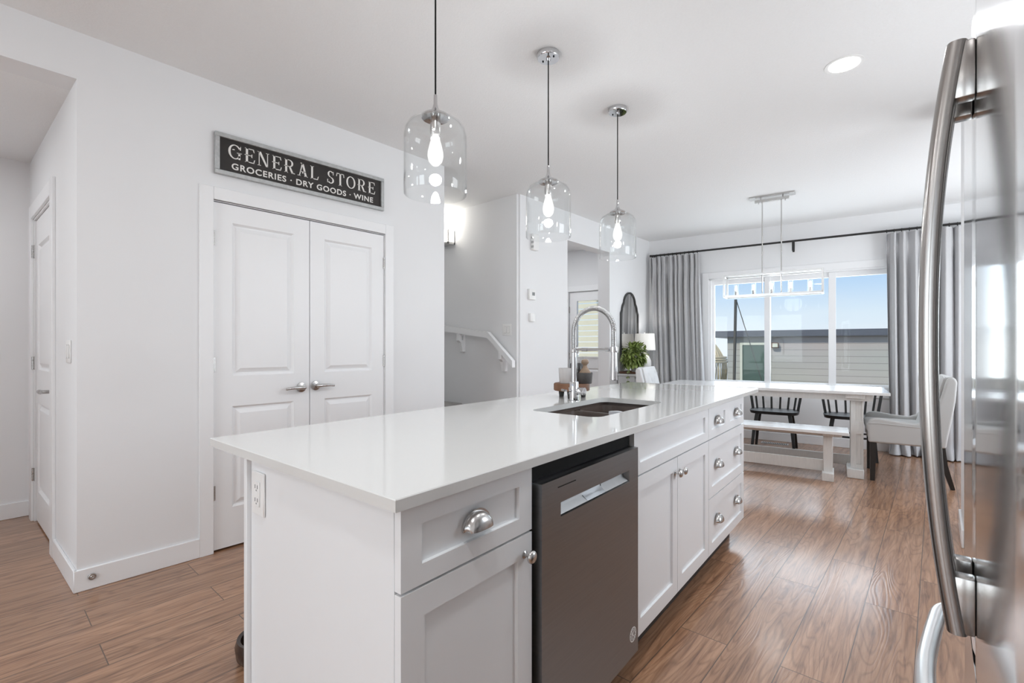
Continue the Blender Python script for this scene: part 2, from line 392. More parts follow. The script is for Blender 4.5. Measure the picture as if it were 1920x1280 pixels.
b = B(); bx(b, -5.6, -4.4, -.1, 2.2, 8.2, 0); struct(obj('floor', b, M_floor))
b = B(); bx(b, -5.6, -4.4, CEIL, 2.2, 8.2, CEIL+.3); struct(obj('ceiling', b, M_ceil))
b = B(); bx(b, -5.0, -1.6, 2.51, LX-.17, .345, CEIL); struct(obj('ceiling', b, M_ceil))

T = .17
b = B()
bx(b, LX-T, -1.6, 2.51, LX, .35, CEIL)                      # header over the hall mouth
bx(b, LX-T, -4.0, 0, LX, -1.6, CEIL)
bx(b, LX-T, .35, 0, LX, .935, CEIL)
bx(b, LX-T, .935, 2.055, LX, 2.10, CEIL)
bx(b, LX-T, 2.10, 0, LX, 2.692, CEIL)
bx(b, LX-T, 3.69, 0, LX, 4.522, CEIL)
bx(b, LX-T, 4.522, 2.416, LX, 5.464, CEIL)
bx(b, LX-T, 5.464, 0, LX, 6.75, CEIL)
struct(obj('wall_left', b, M_wall, smooth=0))
# hall: wall with the closet door, and the end wall
HR = math.radians(180+2.0)
b = B(); bx(b, 0, -.12, 0, .70, 0, CEIL); bx(b, .70, -.12, 2.08, 1.52, 0, CEIL); bx(b, 1.52, -.12, 0, 1.80, 0, CEIL)
# local x runs into the hall, local -y is behind the wall
struct(obj('wall_hall', b, M_wall, smooth=0, loc=(LX, .35, 0), rotz=HR))
b = B(); bx(b, -4.97, -1.6, 0, -4.85, .3, CEIL); bx(b, -5.0, -1.72, 0, LX-T, -1.6, CEIL); struct(obj('wall_hall_end', b, M_wall, smooth=0))
# stairwell
b = B(); bx(b, -5.1, 3.66, 0, LX-.02, 3.80, CEIL); bx(b, -5.2, 2.5, 0, -5.1, 3.8, CEIL); bx(b, -5.1, 2.55, 0, LX-.02, 2.692, CEIL)
struct(obj('wall_stairwell', b, M_wall, smooth=0))
b = B()
for k in range(6):
    bx(b, -3.45-.26*(k+1), 2.70, 0, -3.45-.26*k, 3.65, .19*(k+1) if k < 3 else .57)
struct(obj('trim_1', b, M_carpet))
# back hall
b = B(); bx(b, -5.1, 3.8, 0, -5.0, 6.6, CEIL); struct(obj('wall_back_hall', b, M_wall, smooth=0))
# window wall (local x along wall, local y outwards)
s0, s1 = sx(-2.333), sx(-.335)
d0, d1 = sx(-4.46), sx(-3.54)
b = B(); a0 = sx(-5.3); a1 = sx(1.7)
bx(b, a0, 0, -1.3, d0, .16, CEIL); bx(b, d0, 0, 2.085, d1, .16, CEIL); bx(b, d1, 0, -1.3, s0, .16, CEIL); bx(b, d0, 0, -1.3, d1, .16, 0)
bx(b, s0, 0, -1.3, s1, .16, .70); bx(b, s0, 0, 2.125, s1, .16, CEIL); bx(b, s1, 0, -1.3, a1, .16, CEIL)
struct(obj('wall_window', b, M_wall, smooth=0, loc=(WA.x, WA.y, 0), rotz=WR))
# right: stub by the kitchen, kitchen wall, dining side wall; unseen openings added for fill light
b = B(); bx(b, .126, 3.9, 0, .9, 4.41, CEIL); bx(b, .85, -4.0, 0, .97, 2.15, CEIL); bx(b, .85, 2.15, 0, .97, 3.55, 1.05); bx(b, .85, 2.15, 2.15, .97, 3.55, CEIL); bx(b, .85, 3.55, 0, .97, 3.9, CEIL); bx(b, 1.5, 4.41, 0, 1.62, 4.95, CEIL); bx(b, 1.5, 6.55, 0, 1.62, 7.4, CEIL); bx(b, 1.5, 4.95, 2.2, 1.62, 6.55, CEIL); bx(b, 1.5, 4.95, 0, 1.62, 6.55, .45); bx(b, .9, 4.29, 0, 1.62, 4.41, CEIL)
struct(obj('wall_right', b, M_wall, smooth=0))
# behind the camera: front wall with two openings added to let light in
b = B(); y0, y1 = -4.06, -3.95
bx(b, -5.3, y0, 0, 1.0, y1, .5); bx(b, -5.3, y0, 2.4, 1.0, y1, CEIL)
for xa, xb in ((-5.3, -4.25), (-2.55, -2.05), (-.35, 1.0)): bx(b, xa, y0, .5, xb, y1, 2.4)
struct(obj('wall_front', b, M_wall, smooth=0))
b = B(); bx(b, -5.3, -4.0, 0, -5.2, -1.72, CEIL); struct(obj('wall_living', b, M_wall, smooth=0))

# baseboards
def bb(name, pts, h=.108, t=.013):
    b = B()
    for (x0, y0, x1, y1) in pts:
        bx(b, x0, y0, 0, x1, y1, h, .003, 1)
    return struct(obj(name, b, M_trim))
bb('baseboard_left', [(LX, .336, LX+.013, .872), (LX, 2.18, LX+.013, 2.692), (LX, 3.69, LX+.013, 4.522), (LX, 5.464, LX+.013, 6.58)])
b = B(); bx(b, -.013, 0, 0, .61, .014, .108, .003, 1); struct(obj('baseboard_hall', b, M_trim, loc=(LX, .35, 0), rotz=HR))
bb('baseboard_hall_end', [(-4.85, -1.6, -4.836, .285)])
b = B(); bx(b, sx(-3.13), -.013, 0, sx(1.45), 0, .108, .003, 1); struct(obj('baseboard_window', b, M_trim, loc=(WA.x, WA.y, 0), rotz=WR))
bb('baseboard_right', [(.113, 3.92, .126, 4.423), (.113, 4.41, .9, 4.423)])

# door casings (flat)
def casing(name, x0, x1, ztop, w, loc, rotz, t=.014, left=True, right=True):
    b = B()
    if left: bx(b, x0-w, -t, 0, x0, 0, ztop+w, .002, 1)
    if right: bx(b, x1, -t, 0, x1+w, 0, ztop+w, .002, 1)
    bx(b, x0, -t, ztop, x1, 0, ztop+w, .002, 1)
    return struct(obj(name, b, M_trim, loc=loc, rotz=rotz))
RL = PI/2   # left wall frame: local x -> +Y, local y -> -X (into the wall)
casing('trim_2', .941, 2.100, 2.058, .072, (LX, 0, 0), RL)
b = B(); bx(b, .935, 0, 0, .943, .10, 2.058); bx(b, 2.098, 0, 0, 2.106, .10, 2.058); bx(b, .935, 0, 2.052, 2.106, .10, 2.060); bx(b, .935, .09, 0, 2.106, .10, 2.06)
struct(obj('trim_3', b, M_trim, loc=(LX, 0, 0), rotz=RL))

DP = [(.012, .014), (.020, .014), (.045, .002)]
def lever(parent, x, y, z, d=1, m=None):
    """lever handle on a face looking along -y; d = direction of the lever along x"""
    b = B(); lathe(b, [(0, 0), (.031, 0), (.033, .004), (.031, .010), (.018, .014), (.011, .016), (.011, .045), (0, .045)], 28, M=Matrix.Translation((x, y, z)) @ Matrix.Rotation(PI/2, 4, 'X'))
    h = obj('rosette', b, m or M_nickel, parent)
    b = B(); tube(b, [(x-.012*d, y-.047, z), (x, y-.049, z), (x+.03*d, y-.05, z+.002), (x+.075*d, y-.048, z+.001), (x+.115*d, y-.043, z-.004)], [.009, .012, .011, .009, .0075], 12, sq=1)
    g = obj('handle', b, m or M_nickel, h)
    return h
def hinge(parent, x, y, z, h=.085):
    b = B()
    for k in range(5): tube(b, [(x, y, z-h/2+h*k/5+.0008), (x, y, z-h/2+h*(k+1)/5-.0008)], .0055, 10)
    bx(b, x-.010, y+.003, z-h/2, x+.010, y+.005, z+h/2)
    return obj('hinge', b, M_nickel, parent)
def pantry(name, x0, x1, px0, px1, side):
    r = sroot(name, (LX, 0, 0), RL)
    b = B(); slab(b, x0, .012, x1, 2.046, .035, [(px0, .243, px1, .845), (px0, 1.026, px1, 1.94)], DP, y=.006)
    obj('door_leaf', b, M_trim, r, smooth=25)
    hx = x0-.002 if side == 'l' else x1+.002
    for z in (.345, 1.095, 1.835): hinge(r, hx, .001, z)
    if side == 'l': lever(r, 1.459, .006, .932, -1)
    else: lever(r, 1.557, .006, .938, 1)
pantry('door_1', .946, 1.5155, 1.044, 1.412, 'l')
pantry('door_2', 1.5205, 2.095, 1.622, 1.994, 'r')
# hall closet door in the short wall (local x into the hall, face looks along +y locally)
r = sroot('door_3', (LX, .35, 0), HR)
b = B(); slab(b, .722, .012, 1.497, 2.066, .035, [(.79, .218, 1.292+.12, .82), (.79, 1.045, 1.292+.12, 1.89)], DP)
fl = lambda x, y, z: (x, -y-.012, z)
obj('door_leaf', b, M_trim, r, smooth=25, post=fl)
for z in (.322, 1.088, 1.855):
    b = B()
    for k in range(5): tube(b, [(1.515, .004, z-.045+.09*k/5+.001), (1.515, .004, z-.045+.09*(k+1)/5-.001)], .0065, 10)
    bx(b, 1.503, -.004, z-.045, 1.535, .0, z+.045)
    obj('hinge', b, M_nickel, r)
b = B(); lathe(b, [(0, 0), (.031, 0), (.033, .004), (.031, .010), (.018, .014), (.011, .016), (.011, .05), (0, .05)], 28, M=Matrix.Translation((.775, -.012, .935)) @ Matrix.Rotation(-PI/2, 4, 'X'))
h = obj('rosette', b, M_nickel, r)
b = B(); tube(b, [(.765, .042, .935), (.78, .044, .935), (.83, .045, .935), (.90, .040, .931)], [.010, .013, .012, .010], 12); obj('handle', b, M_nickel, h)
b = B(); w = .085
bx(b, .70-w, 0, 0, .705, .016, 2.085+w, .002, 1); bx(b, 1.515, 0, 0, 1.515+w, .016, 2.085+w, .002, 1); bx(b, .705, 0, 2.08, 1.515, .016, 2.085+w, .002, 1)
bx(b, .70, -.1, 0, .716, 0, 2.08); bx(b, 1.504, -.1, 0, 1.52, 0, 2.08); bx(b, .70, -.1, 2.07, 1.52, 0, 2.08); bx(b, .70, -.1, 0, 1.52, -.09, 2.08)
struct(obj('trim_4', b, M_trim, loc=(LX, .35, 0), rotz=HR))

# ---- back door with glass, in the window wall
r = sroot('door_4', (WA.x, WA.y, 0), WR)
g0, g1 = sx(-4.319), sx(-3.68)
b = B(); slab(b, d0+.012, .012, d1-.012, 2.075, .044, [(g0, .2, g1, .80)], DP, y=.02)
bm2 = b
obj_leaf = None
b.free()
b = B()
bx(b, d0+.012, .02, .012, g0, .064, 2.075); bx(b, g1, .02, .012, d1-.012, .064, 2.075)
bx(b, g0, .02, 1.935, g1, .064, 2.075); slab(b, g0, .012, g1, 1.046, .044, [(g0+.02, .2, g1-.02, .86)], DP, y=.02)
obj('door_leaf', b, M_trim, r, smooth=25)
b = B(); fw = .022
bx(b, g0-fw, .010, 1.046-fw, g0, .02, 1.935+fw); bx(b, g1, .010, 1.046-fw, g1+fw, .02, 1.935+fw); bx(b, g0, .010, 1.935, g1, .02, 1.935+fw); bx(b, g0, .010, 1.046-fw, g1, .02, 1.046)
obj('glazing_frame', b, M_trim, r)
b = B(); bx(b, g0, .035, 1.046, g1, .041, 1.935); obj('glass', b, M_pane, r)
for z in (.25, 1.05, 1.80): hinge(r, d0+.006, .016, z, .10)
casing('trim_5', d0, d1, 2.085, .085, (WA.x, WA.y, 0), WR)

# ---- dining window
r = sroot('window_1', (WA.x, WA.y, 0), WR)
zb, zt = .70, 2.125
b = B(); fo = .055
bx(b, s0, .0, zb, s0+.03, .12, zt); bx(b, s1-.03, 0, zb, s1, .12, zt); bx(b, s0, 0, zt-.02, s1, .12, zt); bx(b, s0, 0, zb, s1, .12, zb+.03)
obj('window_frame', b, M_trim, r)
panes = [(sx(-2.268), sx(-1.665)), (sx(-1.598), sx(-.976)), (sx(-.901), sx(-.40))]
mull = [(sx(-1.665), sx(-1.598)), (sx(-.976), sx(-.901))]
for a, c in mull:
    b = B(); bx(b, a, .03, zb+.03, c, .10, zt-.02, .004, 1); obj('mullion', b, M_trim, r)
for k, (a, c) in enumerate(panes):
    b = B(); top = 2.045; y0 = .045
    lo = s0+.03 if k == 0 else a
    hi = s1-.03 if k == 2 else c
    bx(b, lo, y0, zb+.03, hi, .085, .752); bx(b, lo, y0, top, hi, .085, zt-.02)
    if k == 0: bx(b, lo, y0, .752, a, .085, top)
    if k == 2: bx(b, c, y0, .752, hi, .085, top)
    sh_ = obj('sash', b, M_trim, r)
    b = B(); bx(b, a, .064, .752, c, .070, top); obj('glass', b, M_pane, sh_)
b = B(); w = .085
bx(b, s0-w, -.014, zb-w-.01, s0, 0, zt+w, .002, 1); bx(b, s1, -.014, zb-w-.01, s1+w, 0, zt+w, .002, 1); bx(b, s0, -.014, zt, s1, 0, zt+w, .002, 1); bx(b, s0, -.014, zb-w-.01, s1, 0, zb, .002, 1)
obj('casing', b, M_trim, r)

# ---------------------------------------------------------------- small wall fittings
def wallthing(name, label, cat, y, z, group=None): return thing(name, label, cat, (LX, y, z), RL, group)
t = wallthing('wall_sign', 'long black general store sign in galvanised frame above the pantry doors', 'sign', 1.512, 2.339)
L_, H_ = 1.135, .243
sl = .0095
tilt = lambda x, y, z: (x, y, z+x*sl*1.6)
b = B(); bx(b, -L_/2+.02, -.012, -H_/2+.02, L_/2-.02, -.002, H_/2-.02); obj('board', b, M_sign, t, post=tilt)
b = B(); w = .025
for (xa, za, xb, zb_) in ((-L_/2, -H_/2, L_/2, -H_/2+w), (-L_/2, H_/2-w, L_/2, H_/2), (-L_/2, -H_/2+w, -L_/2+w, H_/2-w), (L_/2-w, -H_/2+w, L_/2, H_/2-w)):
    bx(b, xa, -.026, za, xb, -.001, zb_, .002, 1)
obj('frame', b, M_galv, t, post=tilt)
# serif capitals built from strokes; unit cap height
def arc(cx, cy, rx, ry, a0, a1, wt, wn, n=18):
    out = []; inn = []
    for i in range(n+1):
        a = math.radians(lerp(a0, a1, i/n)); c, s_ = math.cos(a), math.sin(a)
        w = lerp(wn, wt, abs(c)**1.3)
        out.append((cx+(rx)*c, cy+(ry)*s_)); inn.append((cx+(rx-w)*c, cy+(ry-min(w, wn*1.3+.02))*s_))
    return [[out[i], out[i+1], inn[i+1], inn[i]] for i in range(n)]
def rc(x0, y0, x1, y1): return [(x0, y0), (x1, y0), (x1, y1), (x0, y1)]
def ser(x, y, w=.30, up=1): return [(x-w/2, y), (x+w/2, y), (x+w/2-.05, y+.045*up), (x-w/2+.05, y+.045*up)]
ST, TH = .155, .055
def stem(x, y0=0, y1=1): return [rc(x-ST/2, y0, x+ST/2, y1)]
def glyph(ch):
    g = []
    if ch == 'G':
        g += arc(.47, .5, .45, .5, 35, 330, ST, TH, 26); g += [rc(.70, .02, .84, .46), ser(.77, .46, .34, -1), [(.60, .49), (.95, .49), (.93, .43), (.62, .43)]]
        g += [[(.80, .68), (.88, .70), (.88, .98), (.82, .86)], [(.28, .60), (.46, .62), (.43, .68), (.30, .66)]]; return g, .95
    if ch == 'E':
        g += stem(.22); g += [ser(.22, 0), ser(.22, 1, .3, -1), rc(.22, .945, .70, 1), rc(.22, 0, .74, .06), rc(.06, .49, .58, .54)]
        g += [[(.64, .96), (.72, 1), (.76, .76), (.70, .80)], [(.68, .04), (.74, .0), (.80, .28), (.73, .24)], [(.53, .42), (.60, .38), (.60, .64), (.54, .60)]]; return g, .80
    if ch == 'N':
        g += [rc(.14, 0, .20, 1), rc(.76, 0, .82, 1), [(.10, 1), (.30, 1), (.82, .0), (.68, .0)], ser(.17, 0, .28), ser(.79, 1, .28, -1), ser(.14, 1, .2, -1)]; return g, .95
    if ch == 'R':
        g += stem(.22); g += [ser(.22, 0), ser(.22, 1, .3, -1)]; g += [rc(.22, .945, .5, 1), rc(.06, .46, .5, .51)]
        g += arc(.48, .73, .30, .27, -90, 90, ST*.95, TH, 14); g += [[(.40, .50), (.56, .50), (.80, .02), (.64, .02)], [(.62, 0), (.94, 0), (.90, .06), (.66, .06)]]; return g, .95
    if ch == 'A':
        g += [[(.42, 1), (.52, 1), (.24, .0), (.17, .0)], [(.40, 1), (.56, 1), (.84, 0), (.67, 0)], ser(.18, 0, .30), ser(.76, 0, .34), [(.26, .33), (.74, .33), (.74, .38), (.26, .38)], [(.30, 1.02), (.58, 1.0), (.56, .95), (.32, .96)], [(.44, .22), (.52, .22), (.52, .38), (.44, .38)]]; return g, .93
    if ch == 'L':
        g += stem(.22); g += [ser(.22, 0), ser(.22, 1, .34, -1), rc(.22, 0, .72, .06), [(.66, .04), (.72, 0), (.80, .30), (.73, .26)]]; return g, .80
    if ch == 'S':
        g += arc(.36, .745, .27, .255, 40, 270, ST*.9, TH, 18); g += arc(.36, .255, .30, .255, -140, 90, ST*.95, TH, 18)
        g += [[(.56, .72), (.61, .70), (.63, 1.0), (.57, .92)], [(.06, .02), (.11, .08), (.12, .32), (.05, .30)]]; return g, .70
    if ch == 'T':
        g += stem(.42); g += [ser(.42, 0, .34), rc(.08, .94, .76, 1), [(.08, 1), (.14, .96), (.10, .72), (.04, .74)], [(.76, 1), (.70, .96), (.74, .72), (.80, .74)]]; return g, .84
    if ch == 'O':
        g += arc(.47, .5, .44, .5, 0, 360, ST, TH, 36); return g, .94
    return [], .45
b = B(); hx = .086; fx = hx*.93; x = 0; items = []
for ch in 'GENERAL STORE':
    g, w = glyph(ch); items.append((x, g)); x += w+.13
tot = (x-.13)*fx
for x0_, g in items:
    for poly in g:
        area = sum(poly[i][0]*poly[(i+1) % len(poly)][1]-poly[(i+1) % len(poly)][0]*poly[i][1] for i in range(len(poly)))
        if abs(area) < 1e-6: continue
        if area < 0: poly = poly[::-1]
        P = [(-tot/2+(x0_+px)*fx, .0+py*hx-.012) for px, py in poly]
        try: prism(b, P, lambda p: (p[0], -.0122, p[1]), lambda p: (p[0], -.0135, p[1]))
        except Exception: pass
obj('lettering', b, M_letter, t, smooth=0, post=tilt)
cu = bpy.data.curves.new('lettering', 'FONT'); cu.body = 'GROCERIES \u00b7 DRY GOODS \u00b7 WINE'; cu.size = .052; cu.extrude = .0006; cu.offset = .0011; cu.space_character = 1.14; cu.align_x = 'CENTER'
to = bpy.data.objects.new('tmp', cu); C.objects.link(to)
bpy.context.view_layer.update()
me = bpy.data.meshes.new_from_object(to.evaluated_get(bpy.context.evaluated_depsgraph_get()))
bpy.data.objects.remove(to)
wid = max(v.co.x for v in me.vertices)-min(v.co.x for v in me.vertices)
k = .955/wid
for v in me.vertices:
    X = v.co.x*k; v.co = (X, -.0128-v.co.z, -.075+v.co.y+X*sl*1.6)
me.materials.clear(); me.materials.append(M_letter)
o = bpy.data.objects.new('lettering', me); C.objects.link(o); o.parent = t

t = wallthing('doorbell_chime', 'white oblong chime box with grille slots high above the thermostat', 'chime', 3.90, 2.285)
b = B(); bx(b, -.045, -.045, -.085, .045, 0, .085, .01, 3); obj('cover', b, M_white, t)
for z in (-.05, -.002, .045):
    b = B()
    for k in range(3): bx(b, -.046, -.040+.011*k, z-.012, -.0445, -.034+.011*k, z+.012)
    obj('vent_slots', b, M_screen, t)
t = wallthing('thermostat', 'white square thermostat with grey display beside the stairwell corner', 'thermostat', 3.862, 1.742)
b = B(); bx(b, -.055, -.028, -.055, .05, 0, .055, .006, 2); obj('housing', b, M_white, t)
b = B(); bx(b, -.012, -.0295, -.012, .030, -.0275, .022); obj('display', b, M_screen, t)
t = wallthing('humidistat', 'small blank white wall sensor box below the thermostat', 'sensor', 3.862, 1.504)
b = B(); bx(b, -.04, -.03, -.043, .038, 0, .043, .005, 2); obj('housing', b, M_white, t)
def switchplate(t, gangs):
    b = B(); w = .037+.0235*(gangs-1); bx(b, -w, -.006, -.058, w, 0, .058, .003, 2); p = obj('faceplate', b, M_white, t)
    for k in range(gangs):
        x = (k-(gangs-1)/2)*.046
        b = B(); bx(b, x-.016, -.009, -.033, x+.016, -.006, .033, .001, 1); obj('rocker', b, M_white, t)
        b = B(); bx(b, x-.017, -.0062, -.0345, x+.017, -.0058, .0345); obj('rocker_gap', b, M_screen, t)
t = thing('light_switch', 'white double light switch on the short wall beside the hall closet door', 'switch', (LX-.195, .343, 1.176), math.radians(2))
switchplate(t, 2)
t = thing('light_switch', 'white double light switch on the stairwell wall above the handrail', 'switch', (-3.30, 3.66, 1.375), 0)
switchplate(t, 2)
t = wallthing('baseboard_cap', 'small dark round cap on the baseboard at the hall corner', 'cap', .406, .062)
b = B(); lathe(b, [(0, .006), (.006, .009), (.009, .006), (.012, .006), (.014, .009), (.0165, .006), (.0165, 0)], 24, M=Matrix.Translation((0, -.013, 0)) @ Matrix.Rotation(PI/2, 4, 'X')); obj('rim', b, M_nickel, t)

# stair handrail
t = thing('handrail', 'white angled wooden handrail on the grey stairwell wall', 'handrail', (-3.15, 3.66, 0))
pts = [(-1.75, -.07, 1.50), (-.345, -.07, 1.325), (.0, -.07, 1.03)]
b = B()
def bar(b, p, q, hw, hh):
    p, q = Vector(p), Vector(q)
    v = []
    for P in (p, q):
        for dy, dz in ((-hw, -hh), (hw, -hh), (hw, hh), (-hw, hh)): v.append(b.verts.new((P.x, P.y+dy, P.z+dz)))
    for f in ((0, 1, 2, 3), (7, 6, 5, 4), (0, 4, 5, 1), (1, 5, 6, 2), (2, 6, 7, 3), (3, 7, 4, 0)): b.faces.new([v[i] for i in f])
P3 = [Vector(p) for p in pts]
vs = []
for p in P3:
    vs.append([b.verts.new((p.x, p.y+dy, p.z+dz)) for dy, dz in ((-.022, -.035), (.022, -.035), (.022, .03), (-.022, .03))])
for i in range(2):
    for k in range(4): b.faces.new((vs[i][k], vs[i][(k+1) % 4], vs[i+1][(k+1) % 4], vs[i+1][k]))
b.faces.new(vs[0][::-1]); b.faces.new(vs[-1]); obj('rail', b, M_trim, t, smooth=20)
for bxx, bz in ((-.80, 1.345), (-.17, 1.15)):
    b = B(); poly = [(-.09, .0), (-.09, -.075), (-.06, -.10), (-.045, -.15), (-.035, -.20), (0, -.20), (0, -.0), (-.025, -.02), (-.03, -.07), (-.05, -.075), (-.052, 0)]
    prism(b, poly, lambda p: (bxx-.022, p[0], bz+p[1]), lambda p: (bxx+.022, p[0], bz+p[1])); obj('bracket', b, M_trim, t, smooth=20)
# sconce
t = thing('wall_sconce', 'lit square glass wall lamp with brushed metal frame in the stairwell', 'wall lamp', (-4.20, 3.66, 2.36))
b = B(); bx(b, -.10, -.10, -.0, .10, 0, .025, .002, 1); bx(b, .088, -.012, 0, .10, 0, .16); bx(b, .088, -.1, 0, .10, -.088, .16); bx(b, -.10, -.012, 0, -.088, 0, .16); bx(b, -.1, -.1, 0, -.088, -.088, .16); obj('frame', b, M_nickel, t)
b = B(); bx(b, -.085, -.085, .026, .085, -.015, .17, .004, 1); obj('glass_shade', b, M_sconce, t)
lamp('sconce_light', 'POINT', (0, -.12, .30), (0, 0, 0), 5, .06, color=(1, .95, .86), parent=t)

# recessed ceiling lights: the first real, the others added out of view
def downlight(x, y, label, p=14, spread=None):
    t = thing('ceiling_light', label, 'ceiling light', (x, y, CEIL), 0, None)
    b = B(); lathe(b, [(.070, -.001), (.088, -.004), (.092, -.002), (.092, 0), (.070, 0)], 40, close=True); obj('trim_ring', b, M_white, t)
    b = B(); lathe(b, [(0, -.003), (.072, -.003), (.072, -.0005), (0, -.0005)], 40); obj('lens', b, M_down, t)
    lamp('downlight_beam', 'AREA', (0, 0, -.008), (0, 0, 0), p, .13, parent=t, shape='DISK', color=(.95, .975, 1))
downlight(-.376, 3.168, 'round white recessed ceiling light, the one left of the fridge handle', 9)
downlight(-.33, 1.55, 'round recessed ceiling light over the aisle between dishwasher and refrigerator', 5)  # added above the frame to brighten the island fronts
for k, (x, y) in enumerate(((-.35, .1), (-2.2, -1.3), (-.45, -2.6), (-2.2, -2.9))):  # unseen lights added behind the view for general brightness
    downlight(x, y, ['round recessed ceiling light just behind the camera on the kitchen side', 'round recessed ceiling light behind the camera near the hall mouth', 'round recessed ceiling light by the right front window', 'round recessed ceiling light by the left front window'][k], 13 if k == 0 else 9)

for (x, y, z, lb, pw) in ((-4.1, 5.3, CEIL, 'round recessed ceiling light in the back hall by the glazed door', 15), (-4.2, -.6, 2.51, 'round recessed ceiling light in the side hall by the closet door', 6)):  # two hidden lights added to brighten the halls
    t = thing('ceiling_light', lb, 'ceiling light', (x, y, z))
    b = B(); lathe(b, [(.070, -.001), (.088, -.004), (.092, -.002), (.092, 0), (.070, 0)], 40, close=True); obj('trim_ring', b, M_white, t)
    b = B(); lathe(b, [(0, -.003), (.072, -.003), (.072, -.0005), (0, -.0005)], 40); obj('lens', b, M_down, t)
    lamp('downlight_beam', 'AREA', (0, 0, -.008), (0, 0, 0), pw, .13, parent=t, shape='DISK', color=(.95, .975, 1))
# ---------------------------------------------------------------- pendants
def pendant():
    t = thing('pendant_light', '', 'pendant lamp', (0, 0, CEIL), 0, 'glass pendants over the island')
    b = B(); lathe(b, [(0, 0), (.060, 0), (.060, -.022), (.056, -.027), (.012, -.027), (.010, -.040), (0, -.040)], 40); cn = obj('canopy', b, M_chrome, t)
    for xx in (.035, -.035):
        b = B(); lathe(b, [(0, -.031), (.004, -.031), (.004, -.027)], 10, c=(xx, 0, 0)); obj('screw', b, M_black, cn)
    b = B(); tube(b, [(0, 0, -.04), (0, 0, -.3), (.0, 0, -.598)], .0032, 10); obj('cord', b, M_black, t)
    b = B(); lathe(b, [(0, -.59), (.0065, -.59), (.0075, -.625), (.012, -.640), (.020, -.652), (.034, -.660), (.050, -.668), (.054, -.676), (.050, -.680), (.030, -.674), (0, -.674)], 40); obj('cap', b, M_chrome, t)
    b = B(); lathe(b, [(0, -.672), (.018, -.672), (.018, -.70), (.020, -.70), (.020, -.735), (.0185, -.742), (0, -.742)], 28); obj('socket', b, M_nickel, t)
    # clear bell jar with a closed shoulder and open bottom
    o_, th = .118, .0028
    prof = [(.030, -.680), (.055, -.6815), (.080, -.688), (.100, -.702), (.112, -.722), (.117, -.745), (o_, -.78), (o_, -.90), (o_, -.9655), (o_-.001, -.967)]
    inn = [(max(.03, r_-th), z-(th if i < 4 else 0)) for i, (r_, z) in enumerate(prof)]
    b = B(); lathe(b, prof+inn[::-1][0:], 64); obj('glass_shade', b, M_glassp, t)
    b = B(); lathe(b, [(.012, -.742), (.015, -.752), (.022, -.775), (.029, -.805), (.030, -.822), (.025, -.842), (.012, -.856), (0, -.858)], 28); obj('bulb', b, M_bulb, t)
    lamp('bulb_light', 'POINT', (0, 0, -.832), (0, 0, 0), 8, .024, color=(.96, .98, 1), parent=t)
    return t
p0 = pendant()
PL = [((-1.42, 1.17), 'clear glass pendant nearest the camera, its canopy above the photo edge'),
      ((-1.530, 2.021), 'clear glass pendant in the middle of the island row'),
      ((-1.547, 2.785), 'clear glass pendant farthest away, nearest the dining area')]
for k, ((x, y), lb) in enumerate(PL):
    o = p0 if k == 0 else dup(p0, (x, y, CEIL))
    o.location = (x, y, CEIL); o['label'] = lb

# ---------------------------------------------------------------- island
IR = PI/2+math.radians(2.97); IO = (-.757, .528, 0)
SHR = .0238
shp = lambda x, y, z: (x+SHR*y, y, z)
def ith(name, label, cat): return thing(name, label, cat, IO, IR)
ZT, ZC = .914, .889
FY = .012; FT = .019; CY = .037
SHK = [(.0005, .009)]
def rrect(x0, y0, x1, y1, r, n=6):
    P = []
    for cx, cy, a in ((x1-r, y0+r, -90), (x1-r, y1-r, 0), (x0+r, y1-r, 90), (x0+r, y0+r, 180)):
        for k in range(n+1):
            q = math.radians(a+90*k/n); P.append((cx+r*math.cos(q), cy+r*math.sin(q)))
    return P
sk = (1.160, .205, 1.878, .560)
def countertop():
    b = B(); L, D, bv = 3.07, .951, .002
    outer = [(0, 0), (L, 0), (L, D), (0, D)]; hole = rrect(*sk, .055, 8)
    def loop(P, z): return [b.verts.new((p[0], p[1], z)) for p in P]
    ot, ob_ = loop([(bv, bv), (L-bv, bv), (L-bv, D-bv), (bv, D-bv)], ZT), loop([(0, 0), (L, 0), (L, D), (0, D)], ZC)
    om = loop(outer, ZT-bv); ht, hb = loop(hole, ZT), loop(hole, ZC)
    def ring(v): return [b.edges.new((v[i], v[(i+1) % len(v)])) for i in range(len(v))]
    for a, c in ((ot, ht), (ob_, hb)):
        bmesh.ops.triangle_fill(b, use_beauty=True, edges=ring(a)+ring(c))
    for a, c in ((ot, om), (om, ob_), (ht, hb)):
        n = len(a)
        for i in range(n): b.faces.new((a[i], a[(i+1) % n], c[(i+1) % n], c[i]))
    return b
t = ith('countertop', 'long glossy white quartz worktop of the island with a sink cut-out', 'worktop')
obj('worktop_slab', countertop(), M_quartz, t, smooth=20, post=shp)

